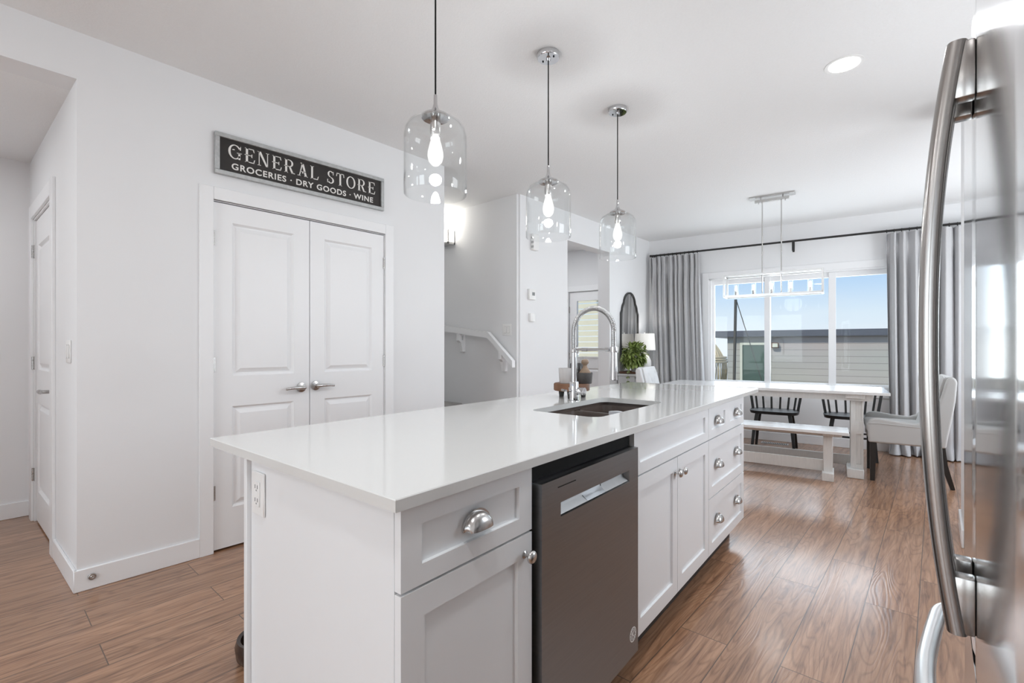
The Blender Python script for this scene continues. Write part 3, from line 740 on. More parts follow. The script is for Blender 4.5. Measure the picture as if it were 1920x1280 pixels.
def cup(parent, x, z, y=FY, s=1.0):
    b = B(); w, hh, dp = .044*s, .036*s, .024*s; n, m = 20, 8
    # back plate: half disc with rim
    P = [(x+1.06*w*math.cos(PI*k/n), z-.012+1.12*hh*math.sin(PI*k/n)) for k in range(n+1)]
    prism(b, P, lambda p: (p[0], y-.0, p[1]), lambda p: (p[0], y-.003, p[1]))
    G = []
    for i in range(m+1):
        ph = (PI/2)*i/m; row = []
        for k in range(n+1):
            th_ = PI*k/n
            row.append(b.verts.new((x+w*.93*math.cos(th_)*math.cos(ph)**.6 if i < m else x, y-.002-dp*math.sin(ph), z-.012+(.9*hh*math.sin(th_)*math.cos(ph) if i < m else 0)+(0.0))))
        G.append(row)
    for i in range(m-1):
        for k in range(n): b.faces.new((G[i][k], G[i][k+1], G[i+1][k+1], G[i+1][k]))
    tube(b, [(x-w*.93, y-.004, z-.012)]+[(x-w*.93*math.cos(PI*k/12)**1, y-.004-(dp)*math.sin(PI*k/12)**.6, z-.012) for k in range(1, 12)]+[(x+w*.93, y-.004, z-.012)], .0022, 8)
    # closing dome front between last ring
    return obj('cup_pull', b, M_nickel, parent, smooth=60)
def cup2(parent, x, z, y=FY):
    """quarter ellipsoid shell, open underneath, on a half-round plate"""
    b = B(); w, hh, dp = .043, .037, .025; n, m = 24, 10
    P = [(x+1.07*w*math.cos(PI*k/n), z-.014+1.14*hh*math.sin(PI*k/n)) for k in range(n+1)]
    prism(b, P, lambda p: (p[0], y, p[1]), lambda p: (p[0], y-.003, p[1]))
    for sc in (1.0, .93):
        G = []
        for i in range(n+1):
            th_ = PI*i/n; row = []
            for k in range(m+1):
                ph = PI/2*k/m     # 0: on plate, 90: lip plane
                # section at angle th_: arc from plate outward and down to the lip
                cx = math.cos(th_); cs = math.sin(th_)
                row.append(b.verts.new((x+w*sc*cx*(1-.12*math.sin(ph)), y-.003-dp*sc*math.sin(ph)*max(cs, .0)**.35, z-.014+hh*sc*cs*math.cos(ph)**.8)))
            G.append(row)
        for i in range(n):
            for k in range(m): 
                try: b.faces.new((G[i][k], G[i][k+1], G[i+1][k+1], G[i+1][k]))
                except ValueError: pass
    bmesh.ops.remove_doubles(b, verts=b.verts, dist=.0002)
    return obj('cup_pull', b, M_nickel, parent, smooth=60)
def knob(parent, x, z, y=FY):
    b = B(); lathe(b, [(0, 0), (.010, 0), (.010, .002), (.005, .005), (.0045, .016), (.010, .019), (.0165, .022), (.0168, .026), (.013, .031), (.006, .033), (0, .0335)], 24, M=Matrix.Translation((x, y, z)) @ Matrix.Rotation(PI/2, 4, 'X'))
    return obj('knob', b, M_nickel, parent, smooth=50)
def front(name, parent, x0, z0, x1, z1, panels):
    b = B(); slab(b, x0, z0, x1, z1, FT, panels, SHK, y=FY); return obj(name, b, M_cab, parent, smooth=25)
def body(parent, x0, x1, z0=.11, z1=ZC-.001):
    if x0 < .1: x0 = .060
    b = B(); bx(b, x0, CY, z0, x1, .69, z1)
    return obj('cabinet_body', b, M_cab, parent)
def plinth(parent, x0, x1):
    b = B(); bx(b, x0, .085, 0, x1, .66, .11); return obj('plinth', b, M_dark, parent)
t = ith('base_cabinet', 'white island cabinet with one drawer over one door, left of dishwasher', 'cabinet')
body(t, .042, .452); plinth(t, .042, .452)
d = front('drawer', t, .022, .724, .448, .884, [(.075, .765, .395, .846)]); cup2(d, .236, .806)
d = front('door', t, .022, .125, .448, .718, [(.082, .185, .388, .660)]); knob(d, .416, .668)
t = ith('end_panel', 'flat white panel closing the near end of the island', 'panel')
b = B(); bx(b, .024, CY, 0, .041, .702, ZC-.001, .001, 1); obj('panel_board', b, M_cab, t, post=shp)
t = ith('back_panel', 'white panel along the seating side of the island, edge showing past the outlet', 'panel')
b = B(); bx(b, .012, .703, 0, 2.715, .722, ZC-.001, .001, 1); obj('back_board', b, M_cab, t, post=shp)

t = ith('power_outlet', 'white double power outlet under the worktop at the island end', 'outlet')
b = B(); oy = .645; oz = .795
bx(b, .0175+.0, oy-.038, oz-.059, .0235, oy+.038, oz+.059, .002, 1); obj('faceplate', b, M_white, t, post=shp)
b = B(); bx(b, .0145, oy-.017, oz-.034, .0175, oy+.017, oz+.034, .001, 1); obj('receptacle', b, M_white, t, post=shp)
b = B()
for dz in (.018, -.018):
    bx(b, .0138, oy-.009, oz+dz-.003, .0146, oy-.006, oz+dz+.007); bx(b, .0138, oy+.006, oz+dz-.003, .0146, oy+.009, oz+dz+.007); bx(b, .0138, oy-.002, oz+dz-.010, .0146, oy+.002, oz+dz-.006)
obj('socket_slots', b, M_screen, t, post=shp)

t = ith('dishwasher', 'dark stainless dishwasher with pocket handle built into the island', 'dishwasher')
DY = -.006
b = B(); slab(b, .468, .105, 1.074, .838, .036, [(.560, .729, 1.003, .769)], [(.001, .003), (.003, .026)], y=DY); dr = obj('door', b, M_dw, t, smooth=25)
b = B(); bx(b, .545, DY-.0008, .812, .640, DY+.001, .8145); obj('lettering', b, M_black, dr)
for xa, xb in ((.5635, .715), (.835, .9995)):
    b = B(); prism(b, [(DY+.0245, .766), (DY+.022, .745), (DY+.004, .733), (DY+.004, .7325), (DY+.0255, .7325), (DY+.0255, .766)], lambda p: (xa, p[0], p[1]), lambda p: (xb, p[0], p[1])); obj('handle_pocket', b, M_pocket, dr, smooth=60)
b = B(); prism(b, [(DY+.026, .766), (DY+.025, .750), (DY+.004, .733), (DY+.004, .7325), (DY+.027, .7325), (DY+.027, .766)], lambda p: (.716, p[0], p[1]), lambda p: (.834, p[0], p[1])); obj('handle_pocket', b, M_dw, dr, smooth=60)
b = B(); cx, cz = 1.031, .182
lathe(b, [(.0225, 0), (.0225, .0006), (.0255, .0006), (.0255, 0)], 32, M=Matrix.Translation((cx, DY, cz)) @ Matrix.Rotation(PI/2, 4, 'X'))
lathe(b, [(.015, 0), (.015, .0006), (.0165, .0006), (.0165, 0)], 32, M=Matrix.Translation((cx, DY, cz)) @ Matrix.Rotation(PI/2, 4, 'X'))
for p_ in ([(-.009, -.010), (-.005, -.010), (-.005, .010), (-.009, .010)], [(-.004, 0), (.006, .010), (.010, .010), (.001, .0)], [(-.004, 0), (.001, 0), (.010, -.010), (.006, -.010)]):
    prism(b, [(cx+q[0], cz+q[1]) for q in p_], lambda p: (p[0], DY, p[1]), lambda p: (p[0], DY-.0006, p[1]))
for k in range(14):
    a = 2*PI*k/14; x_, z_ = cx+.0195*math.cos(a), cz+.0195*math.sin(a); bx(b, x_-.0012, DY-.0006, z_-.0012, x_+.0012, DY, z_+.0012)
obj('badge', b, M_white, dr)
b = B(); bx(b, .470, .03, .10, 1.072, .66, .872); bx(b, .470, .028, .842, 1.072, .04, .888)
obj('tub', b, M_black, t)
b = B(); bx(b, .468, .075, 0, 1.074, .60, .10); obj('kick_plate', b, M_black, t)
b = B()
bx(b, .455, CY, .11, .466, .69, ZC-.001); obj('side_liner', b, M_cab, t)
b = B(); bx(b, 1.0765, CY, .11, 1.079, .69, ZC-.001); obj('side_liner', b, M_cab, t)

t = ith('sink_cabinet', 'white island cabinet with two doors and a false drawer front below sink', 'cabinet')
b = B(); bx(b, 1.080, CY, .11, 1.984, .69, .66); bx(b, 1.080, CY, .66, 1.10, .69, ZC-.001); bx(b, 1.964, CY, .66, 1.984, .69, ZC-.001); bx(b, 1.1, CY, .66, 1.964, .06, ZC-.001); obj('cabinet_body', b, M_cab, t)
plinth(t, 1.08, 1.984)
front('drawer_front', t, 1.081, .724, 1.979, .884, [(1.135, .768, 1.925, .846)])
d = front('door', t, 1.081, .125, 1.528, .718, [(1.137, .185, 1.473, .660)]); knob(d, 1.500, .655)
d = front('door', t, 1.532, .125, 1.979, .718, [(1.588, .185, 1.923, .660)]); knob(d, 1.587-.027, .655)
t = ith('drawer_cabinet', 'white island cabinet with three wide drawers at the dining end', 'cabinet')
body(t, 1.986, 2.712); plinth(t, 1.986, 2.67)
d = front('drawer', t, 1.983, .724, 2.714, .884, [(2.035, .768, 2.290, .846), (2.395, .768, 2.665, .846)]); cup2(d, 2.150, .806); cup2(d, 2.545, .806)
d = front('drawer', t, 1.983, .418, 2.714, .718, [(2.04, .470, 2.660, .664)]); cup2(d, 2.150, .572); cup2(d, 2.545, .572)
d = front('drawer', t, 1.983, .125, 2.714, .412, [(2.04, .177, 2.660, .358)]); cup2(d, 2.150, .278); cup2(d, 2.545, .278)

# sink (two bowls)
t = ith('sink', 'dark brown undermount double bowl sink in the island worktop', 'sink')
def bowl(b, x0, y0, x1, y1, zt, zb_, r=.05, wall=.008):
    P = rrect(x0, y0, x1, y1, r, 6); Q = rrect(x0+.015, y0+.015, x1-.015, y1-.015, r, 6)
    O_ = rrect(x0-wall, y0-wall, x1+wall, y1+wall, r+wall, 6)
    n = len(P); a = [b.verts.new((p[0], p[1], zt)) for p in P]; c = [b.verts.new((p[0], p[1], zb_)) for p in Q]
    o1 = [b.verts.new((p[0], p[1], zt)) for p in O_]; o2 = [b.verts.new((p[0], p[1], zb_-.01)) for p in O_]
    for i in range(n):
        j = (i+1) % n
        b.faces.new((a[i], c[i], c[j], a[j])); b.faces.new((a[i], a[j], o1[j], o1[i])); b.faces.new((o1[i], o1[j], o2[j], o2[i]))
    b.faces.new(c); b.faces.new(o2[::-1])
b = B()
xm = 1.57
bowl(b, sk[0]-.012+.02, sk[1]-.006+.01, xm-.012, sk[3]-.004, .872, .70)
obj('small_bowl', b, M_sink, t, post=shp)
b = B(); bowl(b, xm+.012, sk[1]-.006+.01, sk[2]+.004, sk[3]-.004, .872, .69); obj('large_bowl', b, M_sink, t, post=shp)
b = B(); 
P = rrect(sk[0]-.03, sk[1]-.03, sk[2]+.03, sk[3]+.03, .06, 6); Q = rrect(sk[0]-.004, sk[1]-.008, sk[2]+.014, sk[3]+.006, .05, 6)
for z0_, z1_ in ((.872, .888),):
    n = len(P); A1 = [b.verts.new((p[0], p[1], z1_)) for p in P]; A2 = [b.verts.new((p[0], p[1], z1_)) for p in Q]; A3 = [b.verts.new((p[0], p[1], z0_-.002)) for p in Q]; A4 = [b.verts.new((p[0], p[1], z0_-.002)) for p in P]
    for i in range(n):
        j = (i+1) % n
        for u_, w_ in ((A1, A2), (A2, A3), (A3, A4), (A4, A1)): b.faces.new((u_[i], u_[j], w_[j], w_[i]))
obj('rim', b, M_sink, t, post=shp)
b = B(); bx(b, xm-.013, sk[1]+.0, .78, xm+.013, sk[3]-.0, .872, .006, 3); obj('divider', b, M_sink, t, post=shp)
# dishcloth over the divider
b = B(); G = []
for i in range(17):
    row = []
    s_ = -1+2*i/16
    for k in range(13):
        y = .214+.15*k/12
        x = xm+.017*max(-1, min(1, s_*2.2))*1.0+.004*math.sin(k*1.1+i*.3)
        z = .886-(max(0, abs(s_)-.42)*.19)+.002*math.sin(k*.9)
        row.append(b.verts.new((x+.002*math.sin(k*1.3+i), y, z)))
    G.append(row)
for i in range(16):
    for k in range(12): b.faces.new((G[i][k], G[i+1][k], G[i+1][k+1], G[i][k+1]))
o = obj('dishcloth', b, M_cloth, None, post=shp, loc=IO, rotz=IR); md = o.modifiers.new('s', 'SOLIDIFY'); md.thickness = .003
tag(o, 'folded grey dishcloth hanging over the sink divider', 'cloth')

# ---------------------------------------------------------------- faucet
t = thing('faucet', 'tall chrome pull-down faucet with spring hose behind the sink', 'faucet', (-1.441, 2.128, ZT))
b = B(); lathe(b, [(0, 0), (.027, 0), (.027, .003), (.0235, .005), (.0235, .098), (.022, .102), (0, .102)], 36); obj('base', b, M_chrome, t)
b = B(); tube(b, [(0, 0, .10), (0, 0, .262)], .0145, 24); obj('column', b, M_chrome, t)
b = B(); tube(b, [(-.022, -.018, .052), (.0, 0, .052), (.044, .012, .052)], .019, 24); lathe(b, [(0, 0), (.020, 0), (.020, .014), (0, .016)], 24, M=Matrix.Translation((.044, .012, .052)) @ Matrix.Rotation(PI/2, 4, 'Y')); obj('valve', b, M_chrome, t)
b = B(); tube(b, [(-.03, -.022, .052), (-.045, -.045, .058), (.0, -.085, .060)], [.006, .006, .005], 10); obj('lever', b, M_chrome, t)
R_ = .119; path = []
z0_ = .365
for k in range(0, 12): path.append((0, 0, lerp(.262, z0_, k/12)))
for k in range(0, 41): a = PI-PI*k/40; path.append((R_+R_*math.cos(a), 0, z0_+R_*math.sin(a)))
for k in range(1, 10): path.append((2*R_, 0, lerp(z0_, .262, k/9)))
fine = []; rad = []
P = [Vector(p) for p in path]
cum = [0]
for i in range(1, len(P)): cum.append(cum[-1]+(P[i]-P[i-1]).length)
N_ = 300; j = 0
for i in range(N_+1):
    s_ = cum[-1]*i/N_
    while j < len(cum)-2 and cum[j+1] < s_: j += 1
    f = (s_-cum[j])/max(1e-9, cum[j+1]-cum[j]); fine.append(P[j].lerp(P[j+1], min(1, f))); rad.append(.0135 if i % 3 else .0118)
b = B(); tube(b, fine, rad, 14); obj('spring_hose', b, M_nick2, t)
b = B(); lathe(b, [(0, .0), (.0165, .0), (.0175, .004), (.0175, .018), (.0155, .022), (0, .022)], 24, c=(0, 0, .255)); tube(b, [(.012, 0, .272), (.05, 0, .272)], .0065, 14); tube(b, [(.05, 0, .272), (.085, 0, .272)], .0095, 14); tube(b, [(.085, 0, .272), (.20, 0, .272)], .0075, 14); tube(b, [(.19, 0, .272), (.215, 0, .272)], .010, 14)
lathe(b, [(.0, -.014), (.020, -.014), (.021, 0), (.020, .014), (0, .014)], 24, c=(2*R_, 0, .272)); obj('support_arm', b, M_chrome, t)
b = B(); lathe(b, [(0, .26), (.0155, .26), (.0165, .22), (.0175, .17), (.0185, .13), (.0185, .122), (.015, .120), (0, .120)], 28, c=(2*R_, 0, 0)); obj('spray_head', b, M_chrome, t)

# ---------------------------------------------------------------- tray set
TX, TY = -1.548, 2.263
t = thing('riser_tray', 'round worn wooden riser tray on dark feet behind the faucet', 'tray', (TX, TY, ZT))
b = B(); lathe(b, [(0, .040), (.097, .040), (.101, .044), (.101, .076), (.097, .081), (.090, .079), (0, .078)], 48); obj('tray_top', b, M_tray, t)
for k in range(3):
    a = math.radians(-62+120*k); b = B(); lathe(b, [(0, 0), (.013, 0), (.018, .04), (0, .04)], 16, c=(.072*math.cos(a), .072*math.sin(a), 0)); obj('foot', b, M_peg, t)
zt_ = ZT+.079
t = thing('candle_jar', 'frosted grey glass candle tumbler on the left of the riser tray', 'candle', (TX-.036, TY-.004, zt_))
b = B(); lathe(b, [(0, 0), (.036, 0), (.038, .004), (.0425, .086), (.0405, .086), (.038, .062), (0, .060)], 32); obj('tumbler', b, M_frost, t)
t = thing('glass_bottle', 'square clear glass bottle of dark peppercorns with chrome ball stopper', 'bottle', (TX-.004, TY+.058, zt_))
b = B(); bx(b, -.033, -.033, 0, .033, .033, .150, .007, 3); lathe(b, [(.016, .148), (.014, .158), (.014, .165)], 20); obj('glass_body', b, M_bottle, t)
b = B(); bx(b, -.029, -.029, .004, .029, .029, .113, .005, 2); obj('peppercorns', b, M_pepper, t)
b = B(); lathe(b, [(0, .163), (.015, .163), (.015, .168), (.010, .171), (.012, .178), (.015, .186), (.012, .194), (.007, .198), (.006, .208), (.008, .212), (0, .216)], 20); obj('stopper', b, M_chrome, t)
t = thing('stone_bowl', 'dark charcoal stone bowl on the right of the riser tray', 'bowl', (TX+.060, TY+.045, zt_))
b = B(); lathe(b, [(0, 0), (.036, 0), (.038, .003), (.0435, .058), (.0425, .062), (.039, .060), (.034, .012), (0, .008)], 32); obj('bowl_shell', b, M_bowl, t)
t = thing('pestle', 'pale turned wooden pestle with round knob standing in the charcoal bowl', 'pestle', (TX+.060, TY+.045, zt_+.012))
b = B(); lathe(b, [(0, 0), (.028, 0), (.031, .020), (.033, .050), (.028, .058), (.016, .074), (.011, .088), (.012, .094), (.020, .102), (.022, .110), (.018, .120), (.008, .125), (0, .1255)], 28); obj('turned_handle', b, M_brushw, t)

# pet bowl
o = B(); lathe(o, [(0, 0), (.085, 0), (.10, .02), (.105, .06), (.098, .085), (.085, .082), (.08, .03), (0, .02)], 36)
o = obj('pet_bowl', o, M_pet, None, loc=(-1.955, .765, 0)); tag(o, 'low dark brown bowl on the floor peeking out behind the near island end', 'bowl')

# ---------------------------------------------------------------- refrigerator
t = thing('refrigerator', 'stainless french door refrigerator at the right edge, seen edge-on', 'refrigerator', (0, 0, 0))
YG, XG, KC = 1.13, .048, .008
def fx_(y): return XG+KC*(y-YG)**2
def fdoor(y0, y1, z0, z1, name):
    b = B(); n = 14; rr = .010
    ys = [lerp(y0, y1, i/n) for i in range(n+1)]
    pr = [(fx_(y0)+rr, y0), (fx_(y0)+rr*.3, y0+rr*.3)]+[(fx_(y), y) for y in ys if y0+rr < y < y1-rr]+[(fx_(y1)+rr*.3, y1-rr*.3), (fx_(y1)+rr, y1), (XG+.014, y1), (XG+.014, y0)]
    prism(b, pr, lambda p: (p[0], p[1], z0), lambda p: (p[0], p[1], z1)); o = obj(name, b, M_fr, t, smooth=30)
    b = B(); bx(b, XG+.0145, y0+.001, z0, .115, y1-.001, z1-.001); obj('door_body', b, M_fside, o); return o
b = B(); bx(b, .120, .505, .03, .83, 1.58, 1.76, .004, 1); obj('cabinet', b, M_fside, t)
dA = fdoor(.505, 1.127, .672, 1.775, 'door'); dB_ = fdoor(1.133, 1.578, .672, 1.775, 'door'); dF = fdoor(.505, 1.578, .06, .662, 'freezer_drawer')
def fhandle(par, yc):
    b = B(); zc = 1.215; hz = .485
    pts_ = []; n = 40
    for i in range(n+1):
        u_ = -1+2*i/n; off = .022+.036*(1-abs(u_)**2.2)
        pts_.append((fx_(yc)-off, yc, zc+hz*u_))
    vs = []
    for i, p in enumerate(pts_):
        hw, hx_ = .020, .0135
        ring = []
        for k in range(16):
            a = 2*PI*k/16; c, s_ = math.cos(a), math.sin(a)
            ring.append(b.verts.new((p[0]+hx_*math.copysign(abs(c)**.75, c), p[1]+hw*math.copysign(abs(s_)**.75, s_), p[2])))
        vs.append(ring)
    for i in range(n):
        for k in range(16): b.faces.new((vs[i][k], vs[i][(k+1) % 16], vs[i+1][(k+1) % 16], vs[i+1][k]))
    b.faces.new(vs[0][::-1]); b.faces.new(vs[-1]); h = obj('handle', b, M_fh, par, smooth=60)
    for s_ in (-1, 1):
        z = zc+s_*(hz-.048)
        b = B(); bx(b, fx_(yc)-.026, yc-.015, z-.046, fx_(yc), yc+.015, z+.046, .003, 2); obj('mount', b, M_fside if 0 else M_fh, h)
fhandle(dA, 1.085); fhandle(dB_, 1.175)
b = B(); pts_ = [(fx_(1.44)-.012, 1.445, .620), (fx_(1.4)-.040, 1.41, .622), (-.002, 1.33, .622), (-.012, 1.2, .622), (-.014, 1.13, .622), (-.012, 1.06, .622), (-.002, .93, .622), (fx_(.85)-.040, .85, .622), (fx_(.82)-.012, .815, .62)]
tube(b, bez(pts_, 8), .0145, 18); h = obj('freezer_handle', b, M_fz, dF, smooth=60)
for yc in (.835, 1.425):
    b = B(); bx(b, fx_(yc)-.03, yc-.014, .606, fx_(yc), yc+.014, .636, .003, 2); obj('mount', b, M_fh, h)

# ---------------------------------------------------------------- dining furniture (turned with the window wall)
DR = WR
t = thing('dining_table', 'long whitewashed farmhouse trestle table in front of the window', 'table', (-.298, 5.345, 0), DR)
b = B()
for k in range(5): bx(b, -2.0, .0+.148*k+.0006, .768, 0, .148*(k+1)-.0006, .794, .002, 1)
obj('tabletop', b, M_ttop, t)
b = B(); bx(b, -1.88, .07, .705, -.12, .092, .768); bx(b, -1.88, .648, .705, -.12, .67, .768); bx(b, -.142, .092, .705, -.12, .648, .768); bx(b, -1.88, .092, .705, -1.858, .648, .768); obj('apron', b, M_twood, t)
for xx in (-.25, -1.60):
    b = B(); bx(b, xx-.072, .035, .728, xx+.072, .705, .768, .003, 1); q = obj('trestle_leg', b, M_twood, t)
    xc = xx+(.015 if xx > -1 else -.015)
    b = B(); slab(b, xc-.048, .085, xc+.048, .728, .11, [(xc-.006, .12, xc+.030, .40), (xc-.012, .52, xc+.034, .70)], [(.001, .014)], y=.10); obj('column', b, M_twood, q, smooth=25)
    b = B(); bx(b, xc-.045, .53, .085, xc+.045, .64, .728, .003, 1); obj('column', b, M_twood, q)
    b = B(); bx(b, xc-.040, .31, .05, xc+.040, .43, .728, .003, 1); obj('post', b, M_twood, q)
    b = B(); bx(b, xx-.064, .03, 0, xx+.064, .71, .085, .005, 1); obj('foot', b, M_twood, q)
b = B(); bx(b, -1.58, .355, .055, -.27, .385, .150, .002, 1); obj('stretcher', b, M_twood, t)
t = thing('bench', 'long whitewashed wooden bench in front of the dining table', 'bench', (-.565, 5.06, 0), DR)
b = B(); bx(b, -1.75, 0, .425, 0, .165, .452, .003, 1); bx(b, -1.75, .168, .425, 0, .335, .452, .003, 1); obj('seat', b, M_ttop, t)
for xx in (-.155, -1.6):
    b = B(); bx(b, xx-.042, .05, .40, xx+.042, .285, .425, .003, 1); q = obj('leg', b, M_twood, t)
    b = B(); bx(b, xx-.036, .10, .07, xx+.036, .235, .40, .003, 1); obj('post', b, M_twood, q)
    b = B(); bx(b, xx-.045, .03, 0, xx+.045, .305, .072, .003, 1); obj('foot', b, M_twood, q)
b = B(); bx(b, -1.57, .155, .062, -.185, .18, .165, .002, 1); obj('stretcher', b, M_twood, t)
b = B(); bx(b, -1.70, .14, .385, -.05, .195, .425, .002, 1); obj('rail', b, M_twood, t)

def spindle_chair():
    t = thing('dining_chair', '', 'chair', (0, 0, 0), 0, 'black spindle chairs on the window side of the table')
    # local: front = -y
    P = []
    for k in range(28):
        a = 2*PI*k/28; c, s_ = math.cos(a), math.sin(a)
        P.append((.255*math.copysign(abs(c)**.55, c), .205*math.copysign(abs(s_)**.6, s_)))
    b = B(); prism(b, P, lambda p: (p[0]*.97, p[1]*.97, .425), lambda p: (p[0], p[1], .458)); obj('seat', b, M_blackw, t, smooth=50)
    for sx_ in (-1, 1):
        for sy in (-1, 1):
            b = B(); tube(b, [(sx_*.165, sy*.13, .425), (sx_*.195, sy*.17, .22), (sx_*.215, sy*.195, 0)], [.027, .024, .018], 4); obj('leg', b, M_blackw, t, smooth=20)
    for sy in (-1, 1):
        b = B(); tube(b, [(-.19, sy*.165, .235), (.19, sy*.165, .235)], .010, 8); obj('stretcher', b, M_blackw, t)
    top = []
    for k in range(8):
        u_ = -1+2*k/7; ang = u_*1.25
        x, y = .235*math.sin(ang)/math.sin(1.25), .165-.13*(1-math.cos(ang))
        xt, yt = x*1.17, y+.045
        b = B(); tube(b, [(x, y, .455), (xt, yt, .708)], .0145 if 0 < k < 7 else .019, 4); obj('spindle', b, M_blackw, t, smooth=20); top.append((xt, yt, .711))
    b = B(); tube(b, bez(top, 5), .016, 8, sq=1.0); obj('top_rail', b, M_blackw, t)
    return t
c0 = spindle_chair(); c0.location = (-1.425, 6.275, 0); c0.rotation_euler = (0, 0, DR)
c0['label'] = 'black spindle chair behind the table, the left one, above the bench middle'
dup(c0, (-.695, 6.375, 0), DR, 'black spindle chair behind the table, the right one, partly behind the trestle leg')

def armchair(m, lab, loc, rot):
    t = thing('tufted_armchair', lab, 'armchair', loc, rot, 'tufted armchairs at the table ends')
    w = .29
    side = [(-.27, .345), (-.275, .50), (-.262, .545), (-.235, .562), (-.19, .566), (-.05, .545), (.06, .535), (.12, .56), (.17, .62), (.215, .74), (.245, .86), (.26, .925), (.285, .945), (.315, .935), (.325, .90), (.315, .75), (.295, .60), (.27, .45), (.255, .345)]
    for sg in (-1, 1):
        b = B(); prism(b, side, lambda p: (sg*w, p[0], p[1]), lambda p: (sg*(w-.065), p[0], p[1])); o = obj('arm', b, m, t, smooth=45)
        md = o.modifiers.new('b', 'BEVEL'); md.width = .018; md.segments = 4; md.limit_method = 'ANGLE'; md.angle_limit = math.radians(50)
        b = B(); tube(b, [(sg*(w+.001), -.268, .515), (sg*(w+.001), -.2, .518), (sg*(w+.001), -.05, .512), (sg*(w+.001), .08, .505), (sg*(w+.001), .17, .53), (sg*(w+.001), .235, .62)], .004, 6); obj('piping', b, m, o)
    b = B(); bx(b, -w+.05, -.262, .335, w-.05, .26, .43, .012, 2); obj('seat_base', b, m, t)
    b = B(); bx(b, -w+.068, -.285, .425, w-.068, .19, .515, .03, 4); obj('seat_cushion', b, m, t)
    # tufted back
    b = B(); nx, nz_ = 33, 33; G = []; 
    btn = [(-.12, .66), (0, .66), (.12, .66), (-.06, .78), (.06, .78), (-.12, .86), (.12, .86)]
    def yb(z): return .135+max(0, z-.5)*.27
    for i in range(nx):
        row = []
        for k in range(nz_):
            x = lerp(-w+.055, w-.055, i/(nx-1)); z = lerp(.50, .945, k/(nz_-1)); e_ = min(i, nx-1-i)/(nx-1); et = (nz_-1-k)/(nz_-1)
            y = yb(z)-.020*min(1, e_*9)*min(1, et*9)
            for bx_, bz in btn: y += .020*math.exp(-((x-bx_)**2+(z-bz)**2)/.0007)
            for (ax, az), (cx, cz) in ((btn[0], btn[3]), (btn[1], btn[3]), (btn[1], btn[4]), (btn[2], btn[4]), (btn[3], btn[5]), (btn[4], btn[6])):
                dx, dz = cx-ax, cz-az; L2 = dx*dx+dz*dz; tt = max(0, min(1, ((x-ax)*dx+(z-az)*dz)/L2)); dd = (x-ax-tt*dx)**2+(z-az-tt*dz)**2; y += .008*math.exp(-dd/.00012)
            row.append(b.verts.new((x, y, z-.012*(1-min(1, e_*9)))))
        G.append(row)
    for i in range(nx-1):
        for k in range(nz_-1): b.faces.new((G[i][k], G[i+1][k], G[i+1][k+1], G[i][k+1]))
    bk = obj('tufted_back', b, m, t, smooth=180)
    md = bk.modifiers.new('s', 'SOLIDIFY'); md.thickness = .02; md.offset = 0
    for bx_, bz in btn:
        b = B(); bmesh.ops.create_uvsphere(b, u_segments=10, v_segments=6, radius=.008, matrix=Matrix.Translation((bx_, yb(bz)+.000, bz))); obj('button', b, m, bk)
    b = B(); prism(b, [(.22, .345), (.285, .50), (.30, .60), (.315, .75), (.322, .93), (.30, .948), (.265, .94), (.245, .86), (.2, .66), (.17, .50)], lambda p: (-w+.05, p[0], p[1]), lambda p: (w-.05, p[0], p[1])); obj('back_shell', b, m, t, smooth=60)
    for sg in (-1, 1):
        b = B(); tube(b, [(sg*(w-.035), -.235, .345), (sg*(w-.035), -.24, .0)], [.034, .024], 4); obj('leg', b, M_espresso, t, smooth=20)
        b = B(); tube(b, [(sg*(w-.035), .225, .36), (sg*(w-.035), .245, .2), (sg*(w-.035), .30, .0)], [.034, .030, .020], 4); obj('leg', b, M_espresso, t, smooth=20)
    return t
armchair(M_linen, 'pale grey tufted armchair with dark legs at the fridge end of the table', (-.225, 5.675, 0), DR-PI/2)
armchair(M_linenw, 'white tufted armchair at the far left end of the table', (-2.48, 5.74, 0), DR+PI/2)

# ---------------------------------------------------------------- chandelier
t = thing('chandelier', 'rectangular open frame chandelier with five candle lamps over dining table', 'chandelier', (-1.256, 5.425, 0), DR)
b = B(); bx(b, -.205, -.06, CEIL-.012, .205, .06, CEIL, .001, 1); obj('canopy', b, M_nickel, t)
b = B(); bx(b, -.155, -.018, CEIL-.055, .155, .018, CEIL-.03, .001, 1); tube(b, [(-.1, 0, CEIL-.03), (-.1, 0, CEIL-.012)], .006, 8); tube(b, [(.1, 0, CEIL-.03), (.1, 0, CEIL-.012)], .006, 8); tube(b, [(-.12, 0, CEIL-.07), (-.12, 0, CEIL-.055)], .004, 8); tube(b, [(.12, 0, CEIL-.07), (.12, 0, CEIL-.055)], .004, 8); obj('canopy_bar', b, M_nickel, t)
for xx in (-.086, .086):
    b = B(); tube(b, [(xx, 0, CEIL-.05), (xx, 0, 1.75)], .0055, 10); obj('rod', b, M_nickel, t)
b = B(); a, c, z0_, z1_, w = .437, .09, 1.73, 1.944, .009
for z in (z0_, z1_):
    for y in (-c, c): bx(b, -a, y-w, z-w, a, y+w, z+w)
    for x in (-a, a): bx(b, x-w, -c, z-w, x+w, c, z+w)
for x in (-a, a):
    for y in (-c, c): bx(b, x-w, y-w, z0_, x+w, y+w, z1_)
bx(b, -a, -.012, z0_-.006, a, .012, z0_+.008); bx(b, -a, -.006, z1_-.006, a, .006, z1_+.006)
obj('frame', b, M_nick2, t)
